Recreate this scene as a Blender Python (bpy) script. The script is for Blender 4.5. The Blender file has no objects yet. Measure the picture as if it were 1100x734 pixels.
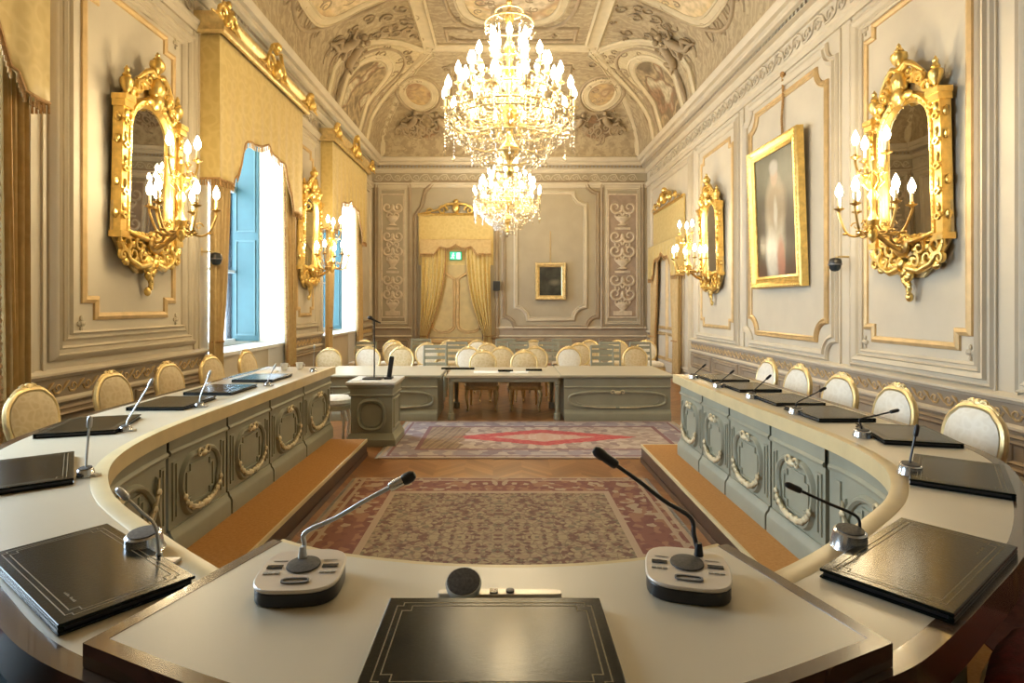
import bpy, math, random
from mathutils import Vector, Matrix
PI = math.pi
rnd = random.Random(7)
sc = bpy.context.scene
COL = sc.collection
EYE = 1.60

# ------------------------------------------------------------------ helpers
def sin(a): return math.sin(a)
def cos(a): return math.cos(a)

class MB:
    def __init__(s): s.v = []; s.f = []; s.m = None
    def _add(s, vs, fs, M=None):
        b = len(s.v)
        for p in vs:
            p = Vector(p)
            if M is not None: p = M @ p
            s.v.append(tuple(p))
        for f in fs: s.f.append(tuple(i + b for i in f))
        return s
    def box(s, x0, x1, y0, y1, z0, z1, M=None):
        vs = [(x0,y0,z0),(x1,y0,z0),(x1,y1,z0),(x0,y1,z0),(x0,y0,z1),(x1,y0,z1),(x1,y1,z1),(x0,y1,z1)]
        return s._add(vs, [(3,2,1,0),(4,5,6,7),(0,1,5,4),(1,2,6,5),(2,3,7,6),(3,0,4,7)], M)
    def prism(s, pts, z0, z1, M=None):
        n = len(pts)
        vs = [(p[0],p[1],z0) for p in pts] + [(p[0],p[1],z1) for p in pts]
        fs = [tuple(range(n-1,-1,-1)), tuple(range(n,2*n))] + [(i,(i+1)%n,(i+1)%n+n,i+n) for i in range(n)]
        return s._add(vs, fs, M)
    def tube(s, path, r, n=8, M=None, closed=False):
        path = [Vector(p) for p in path]; k = len(path)
        rs = r if isinstance(r, (list, tuple)) else [r]*k
        vs = []; fs = []
        up = None
        for i, p in enumerate(path):
            if closed: t = path[(i+1)%k] - path[i-1]
            else: t = path[min(i+1,k-1)] - path[max(i-1,0)]
            t = t.normalized() if t.length > 1e-9 else Vector((0,0,1))
            if up is None:
                up = Vector((0,0,1)) if abs(t.z) < .9 else Vector((1,0,0))
            a = (up - t*up.dot(t))
            a = a.normalized() if a.length > 1e-6 else t.orthogonal().normalized()
            b = t.cross(a); up = a
            for j in range(n):
                q = 2*PI*j/n
                vs.append(p + (a*cos(q) + b*sin(q))*rs[i])
        m = k if closed else k-1
        for i in range(m):
            for j in range(n):
                a0 = i*n+j; a1 = i*n+(j+1)%n; b0 = ((i+1)%k)*n+j; b1 = ((i+1)%k)*n+(j+1)%n
                fs.append((a0,a1,b1,b0))
        if not closed:
            fs.append(tuple(range(n-1,-1,-1))); fs.append(tuple((k-1)*n+j for j in range(n)))
        return s._add(vs, fs, M)
    def lathe(s, prof, n=16, M=None, c=(0,0,0), sx=1, sy=1):
        vs = []; fs = []; k = len(prof)
        for r, z in prof:
            for j in range(n):
                q = 2*PI*j/n
                vs.append((c[0]+r*cos(q)*sx, c[1]+r*sin(q)*sy, c[2]+z))
        for i in range(k-1):
            for j in range(n):
                fs.append((i*n+j, i*n+(j+1)%n, (i+1)*n+(j+1)%n, (i+1)*n+j))
        fs.append(tuple(range(n-1,-1,-1))); fs.append(tuple((k-1)*n+j for j in range(n)))
        return s._add(vs, fs, M)
    def ball(s, c, r, n=8, sq=(1,1,1), M=None, jit=0):
        vs = []; fs = []; m = max(4, n//2+1)
        for i in range(1, m):
            th = PI*i/m
            for j in range(n):
                q = 2*PI*j/n; d = 1 + (rnd.random()-.5)*jit
                vs.append((c[0]+r*sq[0]*sin(th)*cos(q)*d, c[1]+r*sq[1]*sin(th)*sin(q)*d, c[2]+r*sq[2]*cos(th)*d))
        for i in range(m-2):
            for j in range(n): fs.append((i*n+j, (i+1)*n+j, (i+1)*n+(j+1)%n, i*n+(j+1)%n))
        t = len(vs); vs.append((c[0],c[1],c[2]+r*sq[2])); vs.append((c[0],c[1],c[2]-r*sq[2]))
        for j in range(n):
            fs.append((t, j, (j+1)%n)); e = (m-2)*n; fs.append((t+1, e+(j+1)%n, e+j))
        return s._add(vs, fs, M)
    def octa(s, c, r, h, M=None):
        x,y,z = c
        vs = [(x+r,y,z),(x,y+r,z),(x-r,y,z),(x,y-r,z),(x,y,z+h*.6),(x,y,z-h)]
        return s._add(vs, [(0,1,4),(1,2,4),(2,3,4),(3,0,4),(1,0,5),(2,1,5),(3,2,5),(0,3,5)], M)
    def grid(s, fn, nu, nv, M=None, thick=None):
        vs = [fn(i/nu, j/nv) for i in range(nu+1) for j in range(nv+1)]
        fs = [(i*(nv+1)+j, (i+1)*(nv+1)+j, (i+1)*(nv+1)+j+1, i*(nv+1)+j+1) for i in range(nu) for j in range(nv)]
        return s._add(vs, fs, M)
    def sweep(s, path, prof, closed=False, up=(0,0,1), M=None, ups=None):
        """profile (a,b): a to the side (up x tangent), b along up; mitred"""
        P = [Vector(p) for p in path]; k = len(P); vs = []; fs = []; n = len(prof)
        for i in range(k):
            u = Vector(ups[i]) if ups else Vector(up)
            u.normalize()
            if closed: t0 = P[i]-P[i-1]; t1 = P[(i+1)%k]-P[i]
            else:
                t0 = P[i]-P[i-1] if i > 0 else P[1]-P[0]
                t1 = P[i+1]-P[i] if i < k-1 else P[i]-P[i-1]
            t0 = t0.normalized(); t1 = t1.normalized()
            s0 = u.cross(t0); s1 = u.cross(t1)
            b = s0 + s1
            if b.length < 1e-6: b = s0
            b.normalize()
            d = max(.35, b.dot(s0.normalized()) if s0.length > 1e-6 else 1)
            for (a, h) in prof: vs.append(P[i] + b*(a/d) + u*h)
        m = k if closed else k-1
        for i in range(m):
            for j in range(n):
                fs.append((i*n+j, i*n+(j+1)%n, ((i+1)%k)*n+(j+1)%n, ((i+1)%k)*n+j))
        if not closed:
            fs.append(tuple(range(n))); fs.append(tuple((k-1)*n+j for j in range(n-1,-1,-1)))
        return s._add(vs, fs, M)
    def scroll(s, c, R, U, V, r=.012, turns=1.3, flip=1, start=0, n=6, steps=16, M=None, fn=None):
        """spiral in the plane (U,V) with tapering radius"""
        U = Vector(U); V = Vector(V); c = Vector(c); path = []; rs = []
        for i in range(steps+1):
            t = i/steps; a = start + flip*t*turns*2*PI; rr = R*(1-.82*t)
            p = c + U*(cos(a)*rr) + V*(sin(a)*rr)
            if fn: p = fn(p)
            path.append(p); rs.append(r*(1-.45*t))
        return s.tube(path, rs, n, M)
    def map(s, fn):
        s.v = [tuple(fn(Vector(p))) for p in s.v]; return s

def obj(name, mb, mat, parent=None, smooth=True, angle=38, bevel=0, solid=0, seg=2):
    me = bpy.data.meshes.new(name)
    me.from_pydata(mb.v, [], mb.f); me.validate(); me.update()
    import bmesh
    bm = bmesh.new(); bm.from_mesh(me)
    bmesh.ops.recalc_face_normals(bm, faces=bm.faces[:]); bm.to_mesh(me); bm.free()
    if smooth:
        for p in me.polygons: p.use_smooth = True
        me.set_sharp_from_angle(angle=math.radians(angle))
    me.materials.append(mat)
    o = bpy.data.objects.new(name, me); COL.objects.link(o)
    if parent: o.parent = parent
    if bevel:
        b = o.modifiers.new('bevel', 'BEVEL'); b.width = bevel; b.segments = seg; b.limit_method = 'ANGLE'; b.angle_limit = .6
    if solid:
        m = o.modifiers.new('solid', 'SOLIDIFY'); m.thickness = solid; m.offset = 0
    return o

def thing(name, label, cat, loc=(0,0,0), rz=0, group=None):
    o = bpy.data.objects.new(name, None); COL.objects.link(o); o.empty_display_size = .1
    o.location = loc; o.rotation_euler = (0,0,rz)
    o['label'] = label; o['category'] = cat
    if group: o['group'] = group
    return o
def tag(o, label, cat, group=None):
    o['label'] = label; o['category'] = cat
    if group: o['group'] = group
    return o
def struct(name, mb, mat, parent=None, **kw):
    o = obj(name, mb, mat, parent, **kw)
    if not parent: o['kind'] = 'structure'
    return o
KIDS = {}
def kids(o): return [c for c in COL.objects if c.parent == o]
def dup(root, loc, rz, label, group=None, cache={}):
    if root.name not in cache:
        cache[root.name] = [(c, kids(c)) for c in kids(root)]
    r = root.copy(); COL.objects.link(r); r.location = loc; r.rotation_euler = (root.rotation_euler[0], root.rotation_euler[1], rz); r['label'] = label
    if group: r['group'] = group
    for c, gs in cache[root.name]:
        k = c.copy(); COL.objects.link(k); k.parent = r
        for g in gs:
            q = g.copy(); COL.objects.link(q); q.parent = k
    return r
def catmull(pts, n=6, closed=False):
    P = [Vector(p) for p in pts]; k = len(P); out = []
    for i in range(k if closed else k-1):
        if closed: a,b,c,d = P[i-1],P[i],P[(i+1)%k],P[(i+2)%k]
        else: a,b,c,d = P[max(i-1,0)],P[i],P[i+1],P[min(i+2,k-1)]
        for j in range(n):
            t = j/n
            out.append(.5*((2*b)+(c-a)*t+(2*a-5*b+4*c-d)*t*t+(3*b-a-3*c+d)*t**3))
    if not closed: out.append(P[-1])
    return out
ORD = ['first','second','third','fourth','fifth','sixth','seventh','eighth','ninth','tenth','eleventh','twelfth','thirteenth']

# ------------------------------------------------------------------ materials
class NT:
    def __init__(s, name):
        s.mat = bpy.data.materials.new(name); s.mat.use_nodes = True
        s.t = s.mat.node_tree; s.b = s.t.nodes['Principled BSDF']; s.out = s.t.nodes['Material Output']
    def n(s, typ, **kw):
        x = s.t.nodes.new(typ)
        for k, v in kw.items(): setattr(x, k, v)
        return x
    def link(s, a, b): s.t.links.new(a, b)
    def m(s, op, a, b=None, c=None, clamp=False):
        x = s.n('ShaderNodeMath', operation=op, use_clamp=clamp)
        for i, v in enumerate((a, b, c)):
            if v is None: continue
            if isinstance(v, (int, float)): x.inputs[i].default_value = v
            else: s.link(v, x.inputs[i])
        return x.outputs[0]
    def coord(s, kind='Object'): return s.n('ShaderNodeTexCoord').outputs[kind]
    def sep(s, v):
        x = s.n('ShaderNodeSeparateXYZ'); s.link(v, x.inputs[0]); return x.outputs
    def comb(s, a, b, c=0):
        x = s.n('ShaderNodeCombineXYZ')
        for i, v in enumerate((a,b,c)):
            if isinstance(v, (int,float)): x.inputs[i].default_value = v
            else: s.link(v, x.inputs[i])
        return x.outputs[0]
    def mapping(s, v, scale=(1,1,1), rot=(0,0,0), loc=(0,0,0)):
        x = s.n('ShaderNodeMapping'); s.link(v, x.inputs[0]); x.inputs['Scale'].default_value = scale; x.inputs['Rotation'].default_value = rot; x.inputs['Location'].default_value = loc
        return x.outputs[0]
    def noise(s, v, scale=5, detail=3, rough=.5, dist=0, out='Fac'):
        x = s.n('ShaderNodeTexNoise'); s.link(v, x.inputs['Vector']); x.inputs['Scale'].default_value = scale
        x.inputs['Detail'].default_value = detail; x.inputs['Roughness'].default_value = rough; x.inputs['Distortion'].default_value = dist
        return x.outputs[out]
    def voro(s, v, scale=5, feat='DISTANCE_TO_EDGE', out='Distance', rand=1):
        x = s.n('ShaderNodeTexVoronoi', feature=feat); s.link(v, x.inputs['Vector']); x.inputs['Scale'].default_value = scale; x.inputs['Randomness'].default_value = rand
        return x.outputs[out]
    def wave(s, v, scale=5, dist=0, dscale=1, typ='BANDS', dirn='X'):
        x = s.n('ShaderNodeTexWave', wave_type=typ)
        if typ == 'BANDS': x.bands_direction = dirn
        s.link(v, x.inputs['Vector']); x.inputs['Scale'].default_value = scale; x.inputs['Distortion'].default_value = dist; x.inputs['Detail Scale'].default_value = dscale
        return x.outputs['Fac']
    def ramp(s, f, stops, interp='LINEAR'):
        x = s.n('ShaderNodeValToRGB'); x.color_ramp.interpolation = interp
        e = x.color_ramp.elements
        while len(e) < len(stops): e.new(.5)
        for i, (p, c) in enumerate(stops): e[i].position = p; e[i].color = (*c, 1) if not isinstance(c, (int,float)) else (c,c,c,1)
        s.link(f, x.inputs[0]); return x.outputs[0]
    def mix(s, f, a, b, mode='MIX'):
        x = s.n('ShaderNodeMix', data_type='RGBA', blend_type=mode)
        for sock, v in ((x.inputs[0], f), (x.inputs[6], a), (x.inputs[7], b)):
            if isinstance(v, (int,float)): sock.default_value = v
            elif isinstance(v, tuple): sock.default_value = (*v, 1)
            else: s.link(v, sock)
        return x.outputs[2]
    def set(s, col=None, rough=None, metal=None, bump=None, bs=.3, bd=.01, **kw):
        b = s.b
        if col is not None:
            if isinstance(col, tuple): b.inputs['Base Color'].default_value = (*col, 1)
            else: s.link(col, b.inputs['Base Color'])
        if rough is not None:
            if isinstance(rough, (int,float)): b.inputs['Roughness'].default_value = rough
            else: s.link(rough, b.inputs['Roughness'])
        if metal is not None: b.inputs['Metallic'].default_value = metal
        if bump is not None:
            x = s.n('ShaderNodeBump'); x.inputs['Strength'].default_value = bs; x.inputs['Distance'].default_value = bd
            s.link(bump, x.inputs['Height']); s.link(x.outputs[0], b.inputs['Normal'])
        for k, v in kw.items(): b.inputs[k].default_value = v
        return s.mat

MAT = {}
def simple(name, col, rough=.5, metal=0, var=.12, scale=8, bump=0, **kw):
    t = NT(name); c = t.coord()
    nz = t.noise(c, scale, 4)
    d = tuple(x*(1-var) for x in col); l = tuple(min(1, x*(1+var)) for x in col)
    colr = t.ramp(nz, [(.3, d), (.7, l)])
    m = t.set(colr, rough, metal, t.noise(c, scale*6, 3) if bump else None, bump or .1, .005, **kw)
    MAT[name] = m; return m

simple('plaster', (.585,.515,.395), .75, var=.05, scale=2.5, bump=.06)
simple('dado_paint', (.33,.265,.19), .7, var=.1, scale=4)
simple('door_silk', (.50,.37,.16), .6, var=.1, scale=6)
simple('shaded_carpet', (.09,.022,.018), .95, var=.3, scale=30, bump=.3)  # dark red carpet tone with the shade of the tables painted in
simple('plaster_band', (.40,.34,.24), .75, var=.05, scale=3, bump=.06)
simple('moulding', (.585,.51,.385), .6, var=.05, scale=4)
simple('moulding_gold', (.60,.42,.20), .45, .25, var=.12, scale=9)
simple('moulding_dark', (.36,.28,.19), .6, var=.08, scale=4)
simple('stucco', (.58,.485,.315), .7, var=.08, scale=5)
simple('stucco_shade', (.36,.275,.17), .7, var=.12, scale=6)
simple('gilt', (.86,.60,.20), .30, .9, var=.2, scale=14, bump=.25)
simple('gilt_pale', (.72,.56,.28), .38, .7, var=.18, scale=14, bump=.15)
simple('brass_dark', (.55,.37,.13), .3, .9, var=.2, scale=16)
simple('table_top', (.50,.45,.34), .34, var=.03, scale=3, bump=.03)
simple('table_rim', (.62,.50,.27), .35, var=.06, scale=8)
simple('rim_wood', (.06,.035,.02), .22, var=.3, scale=6, **{'Coat Weight': .25})
simple('paint_green', (.29,.285,.21), .5, var=.07, scale=5, bump=.05)
simple('paint_green_dark', (.27,.27,.20), .5, var=.1, scale=5)
simple('leather', (.004,.006,.005), .25, var=.35, scale=20, bump=.12, **{'Specular IOR Level': .05, 'Coat Weight': .35, 'Coat Roughness': .16, 'Coat IOR': 1.35})
simple('pages', (.45,.42,.35), .8)
simple('gilt_faded', (.62,.53,.34), .45, .25, var=.2, scale=14, bump=.1)
simple('gold_tooling', (.15,.115,.05), .6, .2)
simple('black_plastic', (.012,.012,.014), .35, var=.2)
simple('grey_plastic', (.12,.12,.125), .45, var=.1)
simple('silver_plastic', (.55,.51,.45), .35, .35, var=.05)
simple('grille', (.06,.055,.05), .6, .3, var=.4, scale=160)
simple('chrome', (.62,.64,.66), .2, .9, var=.05)
simple('bright_metal', (.5,.53,.55), .3, .7, var=.05)
simple('dark_wood', (.065,.032,.018), .35, var=.35, scale=6)
simple('white_paper', (.85,.84,.8), .7, var=.03)
simple('screen', (.02,.03,.04), .1, var=.1)
simple('sheer_lining', (.62,.6,.55), .8)
simple('teal', (.03,.10,.115), .45, var=.06)
simple('teal_light', (.07,.15,.17), .45, var=.06)
simple('window_paint', (.55,.57,.55), .5, var=.05)
simple('stone_sill', (.68,.67,.63), .4, var=.06)
simple('fringe', (.42,.24,.09), .8, var=.3, scale=40, bump=.4)
simple('blue_cloth', (.03,.06,.075), .7, var=.4, scale=30, bump=.3)
simple('red_cloth', (.22,.03,.025), .7, var=.3, scale=30, bump=.3)
simple('candle', (.85,.72,.42), .5, var=.05)
simple('green_sign', (.01,.25,.12), .4, var=.05)
simple('relief_paint', (.58,.48,.35), .7, var=.15, scale=9)
simple('relief_ground', (.36,.27,.20), .75, var=.15, scale=6)
simple('crimson_carpet', (.3,.04,.05), .9)

def cloth(name, a, b, scale=7, rough=.55, sheen=.3):
    t = NT(name); c = t.coord()
    w = t.noise(c, 1.3, 3)
    v = t.voro(t.mix(.06, c, t.noise(c, 6, 2, out='Color')), scale, 'SMOOTH_F1')
    k = t.ramp(v, [(.25, a), (.42, b), (.6, a), (.8, b)])
    thread = t.noise(t.mapping(c, (160,160,20)), 1, 2)
    m = t.set(t.mix(t.m('MULTIPLY', w, .35), k, a), rough, 0, thread, .12, .003, **{'Sheen Weight': sheen})
    MAT[name] = m; return m
cloth('damask_yellow', (.58,.42,.14), (.66,.50,.19), 9)
cloth('damask_ochre', (.50,.34,.13), (.57,.40,.17), 9)
cloth('chair_cream', (.60,.46,.25), (.70,.57,.35), 22)
cloth('chair_white', (.76,.70,.58), (.84,.79,.68), 22)

# sheer
t = NT('sheer')
tr = t.n('ShaderNodeBsdfTransparent'); tl = t.n('ShaderNodeBsdfTranslucent'); df = t.n('ShaderNodeBsdfDiffuse')
tl.inputs[0].default_value = (.9,.92,.95,1); df.inputs[0].default_value = (.85,.85,.85,1)
m1 = t.n('ShaderNodeMixShader'); m1.inputs[0].default_value = .45; t.link(tl.outputs[0], m1.inputs[1]); t.link(df.outputs[0], m1.inputs[2])
m2 = t.n('ShaderNodeMixShader'); m2.inputs[0].default_value = .75; t.link(tr.outputs[0], m2.inputs[1]); t.link(m1.outputs[0], m2.inputs[2])
t.link(m2.outputs[0], t.out.inputs[0]); MAT['sheer'] = t.mat
# window glass
def glassy(name, fac, tint, rough=.03):
    t = NT(name)
    tr = t.n('ShaderNodeBsdfTransparent'); tr.inputs[0].default_value = (*tint,1)
    gl = t.n('ShaderNodeBsdfGlossy'); gl.inputs['Roughness'].default_value = rough
    mx = t.n('ShaderNodeMixShader')
    fr = t.n('ShaderNodeLayerWeight'); fr.inputs[0].default_value = fac
    t.link(fr.outputs['Facing'] if fac > .3 else fr.outputs['Fresnel'], mx.inputs[0])
    t.link(tr.outputs[0], mx.inputs[1]); t.link(gl.outputs[0], mx.inputs[2]); t.link(mx.outputs[0], t.out.inputs[0])
    MAT[name] = t.mat
glassy('window_glass', .1, (.93,.96,.97))
glassy('crystal', .62, (.97,.96,.94), .08)
# mirror glass: old, slightly smoky
t = NT('mirror_glass'); c = t.coord()
t.set(t.ramp(t.noise(c, 3, 4), [(.3,(.40,.39,.36)),(.7,(.50,.48,.45))]), .015, 1); MAT['mirror_glass'] = t.mat
# bulb
def emis(name, col, st):
    t = NT(name); t.set(col, .4); t.b.inputs['Emission Color'].default_value = (*col,1); t.b.inputs['Emission Strength'].default_value = st
    MAT[name] = t.mat
emis('bulb', (1,.86,.60), 40)
emis('sign_light', (.05,.55,.30), .8)
emis('sign_white', (.8,.95,.85), 1.0)

# fresco ceiling
def fresco(name, A, B, C, line, sc1=1.5):
    t = NT(name); c = t.coord()
    d = t.mix(.10, c, t.noise(c, 2.2, 3, out='Color'))
    big = t.noise(c, .9, 3)
    base = t.mix(t.ramp(big, [(.35,0),(.65,1)]), A, B)
    orn = t.wave(d, sc1*1.6, 9, 2.2, 'RINGS')
    base = t.mix(t.m('MULTIPLY', t.ramp(orn, [(.3,1),(.5,0)]), .55), base, C)
    o2 = t.wave(t.mix(.22, c, t.noise(c, 1.7, 2, out='Color')), sc1*1.1, 14, 1.6, 'RINGS')
    ln = t.ramp(o2, [(.42,0),(.5,1),(.58,0)])
    base = t.mix(t.m('MULTIPLY', ln, .55), base, line)
    v2 = t.voro(t.mix(.2, c, t.noise(c, 5, 2, out='Color')), sc1*6, 'SMOOTH_F1')
    base = t.mix(t.m('MULTIPLY', t.ramp(v2, [(.2,1),(.45,0)]), .25), base, line)
    MAT[name] = t.set(base, .8, 0, orn, .15, .01)
fresco('fresco', (.40,.315,.19), (.34,.26,.16), (.52,.42,.26), (.17,.12,.065))
fresco('fresco_violet', (.48,.37,.28), (.52,.40,.28), (.60,.48,.33), (.30,.21,.15), 2.0)
fresco('fresco_light', (.56,.47,.29), (.50,.41,.25), (.62,.52,.34), (.38,.28,.15), 2.0)
def figures(name, bg, cols, scale=2.2):
    t = NT(name); c = t.coord()
    d = t.mix(.25, c, t.noise(c, 2.5, 3, out='Color'))
    v = t.voro(d, scale, 'SMOOTH_F1', 'Color'); f = t.sep(v)[0]
    k = t.ramp(f, [(.15, bg), (.35, cols[0]), (.5, bg), (.65, cols[1]), (.85, cols[2])])
    n2 = t.noise(c, 9, 4)
    k = t.mix(t.m('MULTIPLY', t.ramp(n2, [(.4,0),(.65,1)]), .5), k, tuple(x*.45 for x in bg))
    MAT[name] = t.set(k, .75)
figures('painting_lunette', (.20,.145,.08), [(.48,.36,.20), (.30,.17,.09), (.54,.46,.30)], 4)
figures('painting_medallion', (.66,.50,.26), [(.70,.56,.36), (.50,.32,.18), (.72,.60,.42)], 2.6)
figures('painting_cameo', (.50,.36,.20), [(.60,.42,.20), (.36,.22,.12), (.62,.48,.28)], 4)

# parquet floor (chevrons)
t = NT('parquet'); c = t.coord(); x, y, z = t.sep(c)
fx = t.m('PINGPONG', t.m('ADD', x, 20), .28)
vy = t.m('ADD', y, fx)
idx = t.m('FLOOR', t.m('DIVIDE', vy, .085)); ixx = t.m('FLOOR', t.m('DIVIDE', t.m('ADD', x, 20), .28))
wn = t.n('ShaderNodeTexWhiteNoise'); t.link(t.comb(idx, ixx, 0), wn.inputs['Vector'])
gr = t.noise(t.mapping(c, (30,30,30)), 1, 4)
base = t.ramp(wn.outputs['Value'], [(0,(.21,.085,.03)),(.5,(.30,.13,.045)),(1,(.37,.17,.06))])
gap = t.m('LESS_THAN', t.m('FRACT', t.m('DIVIDE', vy, .085)), .05)
base = t.mix(t.m('MULTIPLY', gap, .6), base, (.06,.025,.01))
MAT['parquet'] = t.set(t.mix(t.m('MULTIPLY', gr, .3), base, (.14,.06,.02)), .28, 0, gr, .05, .002)

# fitted carpet of the dais
for nm, a, b in (('dais_carpet', (.42,.19,.045), (.50,.25,.07)), ):
    t = NT(nm); c = t.coord()
    MAT[nm] = t.set(t.ramp(t.noise(c, 60, 3), [(.3,a),(.7,b)]), .95, 0, t.noise(c, 220, 2), .4, .004)

# carpets
def rug_mat(name, hx, hy, kind):
    t = NT(name); c = t.coord(); x, y, z = t.sep(c)
    ax = t.m('ABSOLUTE', x); ay = t.m('ABSOLUTE', y)
    ex = t.m('SUBTRACT', hx, ax); ey = t.m('SUBTRACT', hy, ay); bd = t.m('MINIMUM', ex, ey)
    sym = t.comb(ax, ay, 0)
    dist = t.mix(.06, sym, t.noise(sym, 7, 2, out='Color'))
    if kind == 1:
        v = t.sep(t.voro(dist, 34, 'F1', 'Color'))[0]
        fld = t.ramp(v, [(0,(.15,.07,.045)),(.16,(.29,.205,.115)),(.36,(.20,.11,.065)),(.48,(.33,.245,.135)),(.74,(.17,.13,.075)),(.84,(.30,.20,.12))], 'CONSTANT')
        e = t.ramp(t.voro(dist, 15), [(.03,1),(.09,0)])
        fld = t.mix(t.m('MULTIPLY', e, .45), fld, (.08,.04,.03))
        v2 = t.sep(t.voro(dist, 20, 'F1', 'Color'))[1]
        brd = t.ramp(v2, [(0,(.20,.07,.045)),(.35,(.28,.13,.07)),(.6,(.17,.055,.04)),(.8,(.38,.27,.17))], 'CONSTANT')
        guard = (.40,.28,.18); bw = .42
    else:
        v = t.sep(t.voro(dist, 14, 'F1', 'Color'))[0]
        fld = t.ramp(v, [(0,(.42,.33,.27)),(.3,(.34,.25,.21)),(.55,(.50,.40,.32)),(.8,(.28,.20,.18))], 'CONSTANT')
        # long red lozenge with a pale heart
        q = t.m('ADD', t.m('DIVIDE', t.m('ABSOLUTE', t.m('SUBTRACT', x, -.02)), 1.15), t.m('DIVIDE', ay, .42))
        q = t.m('ADD', q, t.m('MULTIPLY', t.m('SUBTRACT', t.noise(c, 12, 2), .5), .18))
        red = t.ramp(t.noise(c, 18, 3), [(.35,(.40,.04,.05)),(.65,(.52,.10,.09))])
        fld = t.mix(t.m('LESS_THAN', q, 1.0), fld, red)
        fld = t.mix(t.m('LESS_THAN', q, .55), fld, t.ramp(v, [(0,(.50,.36,.28)),(.5,(.46,.26,.2)),(1,(.55,.42,.34))]))
        # older worn brown field toward one end
        wx = t.ramp(x, [(-.0,1),(1,0)])
        side = t.m('MULTIPLY', t.m('LESS_THAN', t.m('ADD', x, t.m('MULTIPLY', t.noise(c, 4, 2), .5)), -.72), .75)
        strp = t.ramp(t.wave(t.mapping(c, (1,.35,1), (0,0,.5)), 3.2, 2.5), [(.2,(.16,.10,.06)),(.5,(.34,.24,.11)),(.8,(.24,.15,.09))])
        fld = t.mix(side, fld, strp)
        v2 = t.sep(t.voro(dist, 9, 'F1', 'Color'))[1]
        brd = t.ramp(v2, [(0,(.30,.25,.27)),(.35,(.42,.36,.33)),(.6,(.25,.19,.21)),(.8,(.48,.40,.35))], 'CONSTANT')
        guard = (.22,.10,.11); bw = .36
    col = t.mix(t.m('LESS_THAN', bd, bw), fld, brd)
    for d0, d1 in ((bw-.03, bw+.02), (.07, .10)):
        k = t.m('MULTIPLY', t.m('GREATER_THAN', bd, d0), t.m('LESS_THAN', bd, d1))
        col = t.mix(k, col, guard)
    col = t.mix(t.m('MULTIPLY', t.m('LESS_THAN', bd, .035), .8), col, (.45,.33,.22))
    fuzz = t.noise(c, 130, 2)
    MAT[name] = t.set(t.mix(t.m('MULTIPLY', fuzz, .3), col, (.16,.11,.07)), .95, 0, fuzz, .5, .004)

# paintings
def ell(t, x, z, cx, cz, rx, rz, soft=.5):
    a = t.m('POWER', t.m('DIVIDE', t.m('SUBTRACT', x, cx), rx), 2); b = t.m('POWER', t.m('DIVIDE', t.m('SUBTRACT', z, cz), rz), 2)
    d = t.m('SQRT', t.m('ADD', a, b))
    return t.m('DIVIDE', t.m('SUBTRACT', 1+soft, d), soft*2, clamp=True)
def portrait_mat():
    t = NT('oil_portrait'); c = t.coord()
    c2 = t.mix(.07, c, t.noise(c, 3, 3, out='Color')); x, y, z = t.sep(c2)
    x = t.m('SUBTRACT', x, .035); z = t.m('SUBTRACT', z, .035)
    col = t.ramp(t.noise(c, 1.6, 4), [(.3,(.05,.06,.045)),(.7,(.17,.17,.12))])
    def add(m, cc, k=1.0):
        nonlocal col
        col = t.mix(t.m('MULTIPLY', m, k), col, cc)
    add(ell(t,x,z,0,-.75,.75,.28,.3), (.16,.07,.04))                # ground, chair
    add(ell(t,x,z,-.32,-.25,.22,.5,.4), (.05,.04,.035))
    add(ell(t,x,z,.30,-.25,.26,.55,.4), (.06,.045,.035))
    add(ell(t,x,z,0,-.15,.24,.62,.3), (.55,.48,.34))                 # pale robe
    add(ell(t,x,z,.02,.12,.27,.30,.3), (.36,.27,.17))
    add(ell(t,x,z,-.12,-.55,.16,.34,.3), (.68,.63,.52))
    add(ell(t,x,z,.13,-.62,.10,.30,.3), (.46,.20,.13))
    add(ell(t,x,z,0,.50,.10,.14,.2), (.50,.36,.25))                 # head
    add(ell(t,x,z,0,.62,.11,.09,.3), (.45,.43,.38))
    add(ell(t,x,z,.02,.02,.05,.18,.4), (.60,.56,.46))
    MAT['oil_portrait'] = t.set(t.mix(t.m('MULTIPLY', t.noise(c, 12, 4), .3), col, (.10,.09,.06)), .3)
portrait_mat()
t = NT('oil_dark'); c = t.coord(); x, y, z = t.sep(c)
col = t.ramp(t.noise(c, 4, 4), [(.4,(.008,.009,.008)),(.75,(.05,.05,.035))])
col = t.mix(t.m('MULTIPLY', ell(t,x,z,.12,-.03,.12,.07,.6), .7), col, (.20,.18,.12))
MAT['oil_dark'] = t.set(col, .3)
# ------------------------------------------------------------------ room
XL, XR, YB, YF = -3.70, 3.93, 16.0, -3.2
ZC = 5.60                                            # springing of the vault
WIN = [(2.95, 1), (8.38, 2), (12.92, 3)]              # centres of the window bays
def LW(p): return Vector((XL + p[2], p[0], p[1]))
def RW(p): return Vector((XR - p[2], p[0], p[1]))
def BW(p): return Vector((p[0], YB - p[2], p[1]))
NRM = {LW: (1,0,0), RW: (-1,0,0), BW: (0,-1,0)}

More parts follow.
